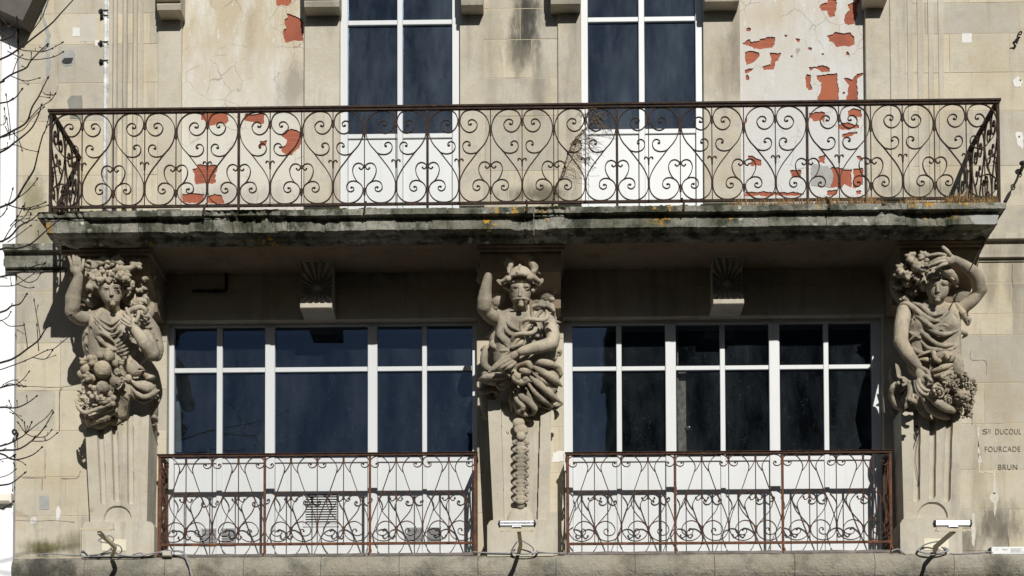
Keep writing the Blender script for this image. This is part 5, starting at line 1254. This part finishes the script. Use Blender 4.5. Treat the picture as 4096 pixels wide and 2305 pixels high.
    h.tube([(400,250,.74),(450,232,.77),(505,255,.76)], 22, 6); h.tube([(820,370,.735),(930,350,.75),(1050,340,.74),(1130,290,.74),(1160,250,.72)], [30,44,40,34,16], 8)
    rr = random.Random(2)
    for x, y in ((640,345),(700,330),(665,385),(722,390),(618,392),(612,440),(680,450),(800,430),(850,470),(740,490),(720,505),(770,500),(745,530),(690,480),(830,500),(760,440),(650,500),(870,430)): h.ell((x, y, .742+rr.uniform(-.008,.008)), rr.uniform(24,34), 0, 3)
    for x, y, r_ in ((1030,520,38),(1085,555,42),(990,570,24),(1040,635,34),(1050,690,18),(1010,545,28),(1070,600,26),(945,615,14),(1105,598,16)): h.ell((x, y, .66), r_, 0, 3)
    h.tube([(1030,970,.74),(1130,922,.76),(1220,905,.76),(1280,945,.75),(1265,990,.74)], [44,44,36,34,24], 6); h.leaf(1160, 860, .68, 90, 90); h.tube([(1120,880,.6),(1125,720,.58)], [30,12], 6)
    h.build('vine_crown', STATUE, t, VOX)
    # fruit basket
    b = Sculpt(230, 1340, k=10); b.ramp = (600, 1330, .22); b.namp = .0013
    b.ell((600,640,.52), (270,130,300), 0, 30); b.ell((600,1080,.52), (310,130,180), 25, 30)
    for x, y, d, r_ in ((655,505,.66,130),(750,310,.64,84),(490,350,.64,(78,70,62)),(410,490,.62,80),(345,570,.58,60),(840,685,.70,84),(655,765,.72,96),(410,700,.66,62),(470,740,.70,36),(530,770,.72,40),(380,770,.68,36),(460,850,.72,36),(500,900,.73,40),(560,860,.72,32),(740,950,.75,42),(805,1000,.75,38),(810,915,.73,46),(610,300,.62,60),(850,420,.62,60),(870,540,.62,55),(760,860,.70,50),(480,630,.66,70),(935,650,.66,50)): b.ell((x, y, d), r_, 0, 4)
    for x, y, d in ((625,560,.755),(630,795,.80),(860,690,.765)): b.ell((x, y, d), (24,18,24), 0, 4); b.ell((x, y, d+.012), 12, 0, 3, True)
    b.leaf(560,400,.70,120,150,3); b.leaf(480,610,.72,110,170,3); b.leaf(620,970,.76,110,60,4); b.leaf(890,410,.66,80,30,3); b.leaf(840,540,.70,70,-20,3); b.leaf(400,400,.66,90,140,3); b.leaf(920,650,.70,70,0,3)
    for k in range(34):
        u = rr.random(); b.ell((330+rr.uniform(-45,60)+30*u, 800+u*230, .70+rr.uniform(-.01,.02)), rr.uniform(17,24), 0, 2)
    for k in range(16): b.ell((425+rr.uniform(-25,25), 920+k*9, .73), rr.uniform(14,20), 0, 2)
    b.tube([(265,945,.66),(300,1050,.72),(395,1128,.76),(560,1080,.77),(770,1005,.76)], [20,28,30,28,22], 6); b.tube([(400,1130,.72),(430,1200,.70),(450,1300,.64)], 40, 14)
    b.tube([(440,1285,.62),(560,1240,.68),(700,1180,.69),(840,1090,.66)], [36,52,54,40], 10); b.tube([(420,1170,.69),(600,1150,.70),(790,1060,.70)], [30,40,30], 14); b.tube([(420,1210,.72),(600,1180,.735),(790,1090,.735)], 12, 4, True); b.tube([(470,1300,.58),(620,1310,.60),(760,1250,.58)], [50,60,40], 12)
    b.build('fruit_basket', STATUE, t, VOX)
left_figure()
# ================================================================ middle figure: man in a winged helmet with a staff and snakes
def middle_figure():
    t = thing('carved_statue', 'carved stone man with moustache and winged helmet holding a staff twined with snakes', 'statue', at(2083, 2226, 0))
    base_block(t, 1949, 2214, 2080, 2226, 26, .42)
    def fn(px, py):
        v = (py-1640)/440; a0, a1 = 2005+12*v, 2162-12*v; e = 0
        if a0 < px < a1: e = -.055
        if 2018 < px < 2150 and False: e = 0
        r = math.hypot(px-2085, (py-2080))
        if r < 58: e = -.055+.06*math.sqrt(max(0, 1-(r/58)**2))
        return e
    relief('pedestal_shaft', 1950, 2206, 1600, 1973, 2198, 2082, .40, fn, t, 130, 110)
    g = Sculpt(1880, 1680, 2.417, k=4); g.dd = .105; g.namp = .0007
    for i, y in enumerate((225, 300, 383, 463, 545, 624, 700, 778)):
        w_ = 1.14 - i*.012; cx_ = 492-i*.6
        g.ell((cx_,y-14,.30), (62*w_,22,44), 0, 6); g.ell((cx_,y+14,.315), (40*w_,20,30), 0, 4); g.ell((cx_-52*w_,y-6,.305), (26,18,26), 0, 4); g.ell((cx_+52*w_,y-6,.305), (26,18,26), 0, 4); g.ell((cx_,y-26,.325), (48*w_,12,26), 0, 6)
        g.tube([(cx_-40,y-2,.333),(cx_,y+16,.342),(cx_+40,y-2,.333)], 3, 2, True)
    g.ell((492,162,.34), (46,34,44), 0, 4); g.ell((492,95,.33), (70,34,56), 0, 8); g.ell((470,30,.33), (62,34,50), 0, 8); g.ell((530,110,.33), (34,28,34), 0, 6); g.tube([(492,120,.28),(490,830,.27)], 40, 4)
    g.build('scale_garland', STATUE, t, .005)
    s = Sculpt(1860, 980, k=12); s.namp = .0002
    s.tube([(275,890,.72),(285,800,.75),(300,650,.78),(335,460,.80)], [102,108,86,58], 14); s.ell((255,905,.71), 78, 0, 20); s.tube([(275,930,.69),(370,1030,.60),(480,1080,.50)], [98,106,110], 20)
    face(s, 800, 690, .61, 155, 205, [(725,622),(885,618)], ((797,640),(795,742)), (812,806), 0, False, True)
    s.tube([(800,870,.60),(805,1010,.50)], [104,124], 24); s.ell((800,1040,.46), (250,110,90), 0, 30)
    s.tube([(1240,1190,.56),(1275,1330,.62),(1255,1440,.66)], [104,106,96], 16); s.tube([(1250,1430,.68),(1040,1490,.76),(800,1545,.80)], [98,88,60], 18)
    s.dy = 1305
    s.ell((690,285,.80), (104,52,74), 30, 16)
    fingers(s, [([(620,320,.83),(530,370,.84),(430,450,.835),(352,535,.82)], 30), ([(650,355,.83),(560,400,.85),(480,455,.845),(415,505,.83)], 29), ([(690,385,.82),(610,430,.84),(540,465,.84),(480,500,.82)], 28), ([(725,405,.81),(660,460,.83),(600,485,.82),(560,500,.81)], 26), ([(660,240,.82),(590,225,.84),(520,232,.83)], 30)])
    s.build('figure', STATUE, t, VOX)
    c = Sculpt(1860, 980, k=22); F = c.fold; c.fd = -.036
    c.tube([(490,1070,.47),(800,1090,.45),(1220,1090,.47)], [105,130,115]); c.tube([(780,1180,.44),(790,1500,.43),(800,1760,.42),(800,2150,.36)], [295,260,250,200], 40)
    c.ramp = (1305+620, 1305+1200, .20)
    for xx in (610, 960): c.tube([(xx,1150,.49),(xx,1400,.49),(xx,1700,.48)], [180,180,190], 60)
    c.ell((850,1650,.48), (450,170,170), 0, 40); c.ell((480,1400,.44), (130,120,260), 0, 30); c.ell((1220,1500,.42), (150,120,250), 0, 30)
    F([(480,950,.52),(530,1060,.60),(520,1200,.62),(500,1300,.62),(560,1380,.63),(650,1440,.62)], 62, 12); F([(590,960,.58),(690,1050,.64),(860,1130,.66)], 34, 8); F([(590,1040,.60),(650,1170,.66),(800,1250,.67)], 36, 8); F([(560,1120,.62),(610,1260,.66),(720,1330,.67)], 34, 8); F([(860,1010,.58),(980,1030,.62),(1120,1070,.62)], 44, 10); F([(860,1010,.56),(900,930,.57),(920,870,.56)], 46, 8)
    F([(1120,1090,.60),(1260,1100,.62),(1390,1128,.55)], 36, 8); F([(1200,1130,.60),(1330,1180,.58),(1360,1240,.5)], 34, 8); F([(900,1160,.63),(1000,1250,.66),(1080,1310,.64)], 36, 8); F([(900,1280,.62),(1040,1320,.66),(1140,1340,.62)], 34, 8); F([(640,1300,.66),(760,1290,.68),(820,1330,.66)], 26, 8)
    F([(320,1330,.44),(400,1280,.48),(450,1230,.5)], 40, 8); F([(340,1340,.44),(410,1380,.46),(440,1340,.48)], 34, 8)
    c.dy = 1305
    c.fd = -.022
    F([(440,60,.5),(390,150,.54),(480,195,.56)], 52, 10); F([(470,210,.5),(440,260,.5),(500,310,.52)], 46, 10)
    c.tube([(300,200,.44),(275,330,.47),(285,440,.46),(350,500,.44)], [52,58,56,50], 12); F([(1290,150,.46),(1370,230,.46),(1375,310,.44)], 44, 10); F([(1130,280,.5),(1200,340,.5),(1330,340,.46)], 40, 8); F([(900,300,.5),(1050,300,.5),(1180,320,.48)], 50, 10)
    c.ell((820,540,.56), (180,110,190), 0, 30); c.ell((1130,680,.55), (240,115,250), -38, 30); c.ell((1180,850,.54), (190,100,120), -38, 30); c.ell((820,960,.58), (130,100,210), 0, 30); c.ell((450,640,.54), (230,110,95), 0, 30)
    c.tube([(700,520,.66),(760,420,.69),(890,395,.70),(960,470,.70)], [46,54,54,40], 8); c.tube([(715,560,.68),(730,640,.70),(820,690,.70),(910,660,.70)], [50,50,46,36], 8); c.ell((870,530,.70), (92,56,50), -15, 8); c.ell((760,600,.71), (50,46,62), 30, 8); c.ell((875,640,.70), (50,42,36), 15, 6); c.tube([(790,510,.76),(900,560,.765),(960,560,.74)], 7, 4, True); c.tube([(800,580,.76),(830,660,.76)], 8, 4, True)
    F([(900,390,.64),(1080,395,.68),(1240,420,.64),(1390,480,.56)], 56, 8); F([(960,450,.66),(1120,540,.70),(1280,640,.66),(1405,750,.58)], 60, 6); F([(950,520,.64),(1100,640,.68),(1250,740,.62),(1340,830,.54)], 38, 6); F([(940,600,.66),(1070,720,.70),(1230,860,.66),(1400,985,.56)], 56, 6); F([(900,680,.64),(1010,820,.68),(1140,950,.66),(1300,1040,.58)], 52, 6); F([(870,740,.62),(930,880,.66),(1040,1000,.62),(1150,1030,.58)], 46, 6); F([(1240,430,.58),(1330,480,.56),(1370,560,.52),(1360,640,.5)], 56, 8)
    F([(1090,1040,.60),(1200,1050,.60),(1290,1090,.56)], 38, 8); F([(1290,1090,.50),(1330,1150,.48),(1300,1230,.44)], 44, 8); F([(1300,1060,.52),(1390,990,.50)], 40, 8)
    F([(770,750,.64),(810,880,.68),(940,990,.70),(1010,1080,.68),(980,1170,.62)], 54, 6); F([(725,790,.62),(750,930,.67),(840,1040,.70),(800,1110,.68),(740,1100,.64)], 46, 6); F([(690,820,.58),(670,960,.61),(680,1110,.58)], 44, 8); F([(740,1120,.62),(870,1150,.66),(1010,1150,.62)], 48, 8)
    F([(690,580,.62),(560,600,.68),(420,610,.68),(290,620,.62),(190,668,.52)], 54, 6); F([(690,640,.62),(600,740,.66),(520,770,.65),(430,700,.60)], 40, 6); F([(330,560,.56),(280,560,.54),(230,580,.5)], 34, 8); F([(420,670,.62),(320,670,.60),(220,680,.52)], 30, 6)
    c.tube([(330,760,.40),(320,950,.44),(330,1150,.44)], [130,115,80], 30); F([(200,780,.48),(270,830,.53),(400,800,.55),(470,850,.52),(400,910,.50)], 42, 6); F([(240,900,.46),(330,930,.48),(440,920,.46)], 36, 8); F([(330,960,.44),(400,1000,.46),(430,930,.46)], 34, 8); F([(210,1030,.44),(290,1070,.48),(380,1110,.44)], 48, 8); F([(250,1160,.36),(330,1190,.36)], 46, 10)
    F([(710,1205,.56),(820,1210,.60),(930,1230,.58),(935,1310,.55),(880,1380,.52)], 36, 6); c.ell((790,1320,.54), (100,70,80), 0, 6); c.ell((905,1350,.52), (46,40,40), 0, 6); c.tube([(730,1280,.602),(750,1380,.60)], 7, 5, True); c.ell((820,1150,.50), (150,80,120), 0, 20)
    c.build('drapery', STATUE, t, VOX)
    h = Sculpt(1860, 980, k=10)
    h.ell((805,500,.62), (190,175,195), 0, 10); h.cap((793,292,.70), (755,400,.80), 16, 18, 14); h.cap((795,290,.68), (795,275,.66), 26, 10, 10)
    h.tube([(600,490,.71),(690,435,.765),(800,415,.78),(905,440,.765),(1010,490,.71)], [26,32,34,32,28], 10); h.ell((805,470,.66), (210,150,50), 0, 20)
    h.tube([(1000,470,.72),(1080,525,.70),(1120,505,.70),(1110,545,.70),(1075,590,.68)], [40,28,22,20,12], 6); h.tube([(610,480,.72),(540,525,.70),(475,522,.70),(500,560,.70),(520,580,.69)], [36,26,22,18,14], 6); h.ell((950,480,.76), (60,40,34), 10, 8); h.ell((630,490,.76), (40,34,40), 0, 8)
    h.tube([(990,410,.68),(1010,320,.68),(965,250,.68),(975,190,.68),(1030,165,.67)], [40,52,50,40,20], 8); h.tube([(1010,300,.735),(1015,190,.735)], 14, 3, True); h.tube([(1000,390,.70),(1040,340,.69),(1030,290,.68)], 24, 6)
    h.tube([(640,360,.68),(665,280,.68),(650,220,.67),(600,180,.66),(545,163,.64)], [30,46,52,44,20], 8); h.tube([(635,400,.72),(630,350,.72)], 24, 6)
    h.ell((612,255,.66), (62,22,100), 24, 10); h.ell((978,260,.67), (48,22,95), -8, 10)
    for i in range(5): h.tube([(600-i*12,230+i*40,.60),(500-i*6,240+i*42,.52),(400,250+i*44,.46)], [30,24,10], 6); h.tube([(1040+i*10,240+i*40,.60),(1140,240+i*42,.52),(1240,250+i*44,.46)], [30,24,10], 6)
    for x, y, r_ in ((735,515,24),(770,505,24),(822,520,26),(865,505,24),(700,530,22),(900,530,22),(640,560,40),(960,560,40),(600,600,50),(1010,610,50),(640,640,36),(985,660,34)): h.ell((x, y, .72 if 690 < x < 910 else .62), r_, 0, 5)
    h.ell((1190,640,.34), (160,120,220), 0, 30); h.ell((480,700,.32), (150,110,220), 0, 30); h.tube([(1260,500,.40),(1320,560,.42),(1300,650,.40)], 50, 10); h.tube([(220,330,.52),(260,430,.50),(220,500,.48)], [60,80,60], 20)
    h.build('winged_helmet', STATUE, t, VOX)
    k = Sculpt(1860, 980, k=4)
    a, b = np.array([505,1690,.82]), np.array([1190,850,.86]); L = np.linalg.norm((b-a)[:2]); u = (b-a)/L; n_ = np.array([-u[1], u[0], 0])
    k.tube([tuple(a), tuple(b)], 30, 4, n=1)
    for ph in (0, math.pi):
        P = []
        for i in range(34):
            q = i/33; p = a+(b-a)*(.24+.72*q); am = 40+85*math.sin(min(1, q*1.25)*1.57)
            P.append(tuple(p + n_*am*math.sin(q*3*math.pi+ph) + np.array([0,0,.035*math.cos(q*3*math.pi+ph)])))
        k.tube(P, [22]*4+[32]*26+[30,24], 4, n=2)
    for i in range(5): k.tube([(1175,860,.86),(1110-i*8,810+i*14,.87),(1030+i*10,840+i*4,.84)], [22,20,8], 5); k.tube([(1180,870,.86),(1270+i*5,880+i*18,.87),(1310-i*18,1060-i*14,.82)], [24,24,8], 6)
    k.ell((1258,790,.86), (48,40,36), -10, 4); k.ell((1190,850,.86), (46,40,40), 0, 8)
    k.build('snake_staff', STATUE, t, .005)
middle_figure()
# ================================================================ right figure: woman with an arm over her head, gathering flowers
def right_figure():
    t = thing('carved_statue', 'carved stone woman with downcast eyes, one arm bent over her head, flowers at hip', 'statue', at(3720, 2226, 0))
    base_block(t, 3602, 3850, 2074, 2222, 24, .40)
    relief('pedestal_shaft', 3604, 3848, 1640, 3615, 3838, 2076, .37, flutes([(3668, 3666), (3732, 3728), (3797, 3787)], 27, 1690, (2007, 1996, 2008), .048, (3730, 2066, 60)), t)
    s = Sculpt(3530, 960, k=12); s.namp = .0002
    s.tube([(1140,1000,.52),(1300,880,.58),(1430,720,.63)], [96,92,88], 20); s.tube([(1400,700,.64),(1370,560,.70),(1270,430,.78),(1040,285,.85)], [98,104,84,56], 16); s.ell((1440,710,.63), 60, 0, 16)
    s.ell((970,275,.87), (90,46,76), -25, 16)
    fingers(s, [([(910,225,.90),(830,205,.91),(740,215,.90),(645,235,.88)], 25), ([(900,265,.90),(820,275,.92),(750,305,.91),(690,335,.89)], 26), ([(905,310,.90),(820,318,.92),(740,350,.91),(668,378,.89)], 26), ([(930,345,.89),(860,365,.91),(810,395,.90),(770,425,.88)], 24), ([(975,215,.90),(935,160,.92),(880,112,.91)], 30)])
    face(s, 800, 690, .62, 165, 205, [(745,645),(898,645)], ((795,650),(805,755)), (800,808), 0, True)
    s.tube([(770,870,.60),(760,1000,.50)], [104,125], 24); s.ell((750,1030,.46), (250,110,90), 0, 30)
    s.tube([(310,1050,.54),(275,1260,.60),(265,1470,.66)], [112,112,102], 18); s.dy = 1377
    s.tube([(262,100,.66),(370,280,.74),(510,450,.80)], [104,94,60], 18); s.ell((560,590,.82), (80,52,118), 20, 16)
    fingers(s, [([(590,600,.84),(640,600,.86),(690,650,.86),(715,680,.84)], 30), ([(520,660,.84),(560,750,.86),(620,800,.86),(670,810,.85)], 30), ([(500,680,.83),(520,780,.85),(580,850,.85),(640,870,.84)], 29), ([(470,680,.81),(490,800,.83),(550,880,.83),(610,900,.82)], 27), ([(560,480,.83),(640,520,.85),(680,600,.84)], 30)])
    s.build('figure', STATUE, t, VOX)
    c = Sculpt(3530, 960, k=22); F = c.fold
    c.tube([(330,1000,.47),(740,1040,.45),(1140,1010,.47)], [110,130,115]); c.tube([(720,1150,.44),(740,1450,.43),(760,1800,.42),(700,2300,.38)], [300,290,270,220], 40)
    c.ramp = (1377+620, 1377+1200, .22)
    for xx in (540, 950): c.tube([(xx,1150,.49),(xx,1400,.49),(xx,1800,.46)], [185,185,190], 60)
    c.ell((570,1240,.56), 130, 0, 40); c.ell((960,1230,.57), 130, 0, 40)
    F([(220,1000,.52),(320,930,.58),(430,970,.63),(560,1080,.65),(700,1160,.67),(820,1180,.66)], 46, 8); F([(420,910,.56),(560,960,.62),(700,1080,.67),(850,1060,.66),(960,960,.6)], 38, 8); F([(560,960,.58),(690,1040,.64),(830,1020,.63),(920,930,.58)], 30, 8); F([(430,1010,.58),(470,1120,.60),(420,1200,.58)], 40, 8); F([(470,1080,.62),(620,1190,.68),(740,1280,.69),(830,1340,.66)], 40, 8); F([(860,1150,.65),(940,1040,.64),(1010,940,.58)], 34, 8)
    F([(1000,960,.58),(1070,1100,.62),(1120,1280,.58)], 46, 8); F([(1070,920,.56),(1160,1060,.60),(1230,1240,.52)], 60, 10); F([(1200,1080,.5),(1250,1150,.5),(1250,1240,.48)], 46, 8); F([(1120,1320,.50),(1170,1340,.52),(1210,1370,.46),(1150,1430,.46)], 36, 8)
    F([(820,1250,.69),(900,1230,.71),(960,1260,.70)], 22, 6); F([(640,1280,.66),(760,1340,.69),(900,1370,.69),(1090,1320,.62)], 40, 8); F([(530,1310,.62),(640,1400,.66),(760,1520,.66)], 46, 8); F([(380,1330,.58),(480,1400,.62),(560,1430,.64)], 40, 8)
    c.dy = 1377
    F([(380,90,.60),(470,20,.63),(560,-40,.62)], 34, 8); F([(560,90,.62),(660,190,.66),(800,215,.66),(1010,205,.62)], 34, 8); F([(680,20,.63),(780,130,.67),(920,160,.66),(1060,130,.60)], 36, 8); F([(420,190,.58),(520,250,.62),(640,260,.63)], 40, 8); F([(480,330,.62),(600,270,.65),(760,230,.66),(1000,220,.62)], 26, 6); F([(1000,220,.60),(1060,160,.60),(1080,110,.58)], 34, 8); F([(520,360,.62),(640,360,.65),(720,390,.64)], 40, 8)
    c.ell((270,850,.48), (170,120,260), 0, 30); c.ell((420,1000,.46), (220,120,160), 0, 30); c.tube([(260,660,.55),(150,760,.58),(125,890,.56),(220,1020,.56),(320,920,.58),(390,680,.56)], [34,44,40,44,44,24], 6); F([(170,760,.60),(230,700,.63),(320,690,.60)], 34, 6); F([(220,860,.56),(300,780,.60),(380,720,.58)], 36, 6); F([(330,980,.54),(390,940,.60),(480,990,.60),(510,1080,.54)], 40, 6); c.ell((180,600,.36), (90,80,190), 0, 20); F([(110,1080,.40),(160,1120,.42),(220,1100,.44)], 40, 8); F([(280,1080,.5),(380,1130,.52),(480,1090,.5)], 46, 8)
    c.tube([(590,890,.62),(680,1050,.68),(820,1160,.67),(970,1212,.60)], [50,64,56,22], 8); c.tube([(680,880,.68),(800,980,.74),(930,1060,.73),(1040,1100,.66)], [50,66,62,36], 6); c.tube([(520,900,.56),(580,1080,.58),(700,1200,.56),(900,1240,.5)], [60,70,60,50], 14)
    c.build('drapery', STATUE, t, VOX)
    h = Sculpt(3530, 960, k=9); h.namp = .0008
    h.ell((830,540,.57), (235,190,160), 0, 20); h.tube([(650,500,.70),(720,520,.76),(800,530,.775)], [40,44,28], 8); h.tube([(840,430,.74),(930,450,.77),(1040,540,.72),(1070,620,.66)], [70,76,66,44], 12); h.ell((1050,560,.66), (66,66,80), 0, 10)
    for i in range(9): h.tube([(800+i*26,430+i*i*2,.745),(810+i*27,480+i*i*1.5,.765),(830+i*27,545+i*4,.752)], [16,17,8], 3)
    for i in range(7): h.tube([(700-i*8,430+i*14,.74),(680-i*6,480+i*14,.76),(730-i*12,530+i*14,.755)], [14,16,8], 3)
    for i in range(6): h.ell((1000+i*16,600+i*14,.66), 24, 0, 3)
    h.ell((600,610,.56), (70,90,140), 0, 20); h.ell((310,640,.34), (210,130,330), 0, 30); h.ell((1120,730,.32), (150,110,260), 0, 30); h.ell((500,420,.56), (170,120,120), 0, 20)
    for x, y, d, r_ in ((520,370,.70,110),(330,500,.66,56),(450,470,.62,70),(360,620,.56,70),(510,620,.60,30),(400,260,.66,70),(330,400,.60,60),(560,260,.72,44),(640,300,.76,40)): h.ell((x, y, d), r_, 0, 6)
    for q in ((440,260,.74,110,160), (600,250,.76,100,120), (300,430,.66,110,150), (250,480,.62,90,200), (340,520,.68,90,30), (580,380,.74,100,-60), (230,620,.50,110,210), (420,700,.46,120,-50), (280,800,.42,120,250), (330,870,.48,70,60), (510,520,.66,90,-90)): h.leaf(*q)
    h.build('hair_and_wreath', STATUE, t, VOX)
    b = Sculpt(3530, 1340, k=8); b.ramp = (620, 1200, .22); b.namp = .0010; rr = random.Random(6)
    b.ell((980,760,.50), (300,150,330), 0, 30); b.ell((890,330,.62), (170,90,100), 0, 20); b.ell((880,520,.66), (150,90,90), 25, 12); b.ell((1090,460,.58), (95,80,140), 0, 14)
    b.tube([(740,260,.69),(760,340,.72),(820,380,.72)], 36, 8); b.tube([(840,320,.71),(900,270,.73),(940,330,.72)], 34, 6); b.ell((970,290,.71), (46,36,34), 0, 6); b.tube([(720,530,.70),(860,480,.74),(1010,430,.70)], [16,44,20], 6); b.tube([(760,600,.70),(900,570,.74),(1010,540,.70)], [20,40,24], 6); b.ell((770,430,.735), 30, 0, 6, True); b.ell((830,460,.74), 30, 0, 6, True)
    def rose(x, y, d, R, n=9):
        b.ell((x, y, d), R*.72, 0, 6)
        for k in range(n):
            a = k*2.399; q = R*(.25+.62*k/n); a1 = a+1.1; b.tube([(x+q*math.cos(a), y+q*math.sin(a), d+R*b.F*(.95-.5*k/n)), (x+q*1.08*math.cos(a+.55), y+q*1.08*math.sin(a+.55), d+R*b.F*(1.0-.5*k/n)), (x+q*math.cos(a1), y+q*math.sin(a1), d+R*b.F*(.95-.5*k/n))], [R*.12, R*.17, R*.12], 3, n=2)
    for q in ((790,810,.72,125), (1190,620,.64,100), (1240,730,.64,85), (1000,720,.70,80), (940,940,.70,85), (1310,660,.56,55), (1080,690,.66,60), (1230,1040,.58,65), (900,720,.70,60), (1320,790,.56,45), (1050,770,.70,60)): rose(*q)
    b.ell((1150,890,.66), 110, 0, 6)
    for k in range(70):
        a, e = rr.uniform(0, 6.28), rr.uniform(0, 1.3); b.ell((1150+118*math.sin(e)*math.cos(a), 890+118*math.sin(e)*math.sin(a), .66+118*b.F*math.cos(e)), rr.uniform(16, 25), 0, 2)
    for k in range(60):
        u = rr.random(); x, y = (1330-130*u*u+rr.uniform(-40,30), 700+u*500); b.ell((x, y, .52+rr.uniform(0,.06)), rr.uniform(18,30), 0, 3)
    for k in range(40): b.ell((1000+rr.uniform(-100,220), 1060+rr.uniform(-60,130), .52+rr.uniform(0,.06)), rr.uniform(20,34), 0, 3)
    for q in ((700,700,.76,110,150,3), (870,650,.76,90,60,3), (1100,1000,.66,90,-60,3), (1240,1120,.54,90,-80,4), (1030,640,.70,80,100,3), (1280,860,.6,70,0,3)): b.leaf(*q)
    b.build('flower_sheaf', STATUE, t, VOX)
right_figure()
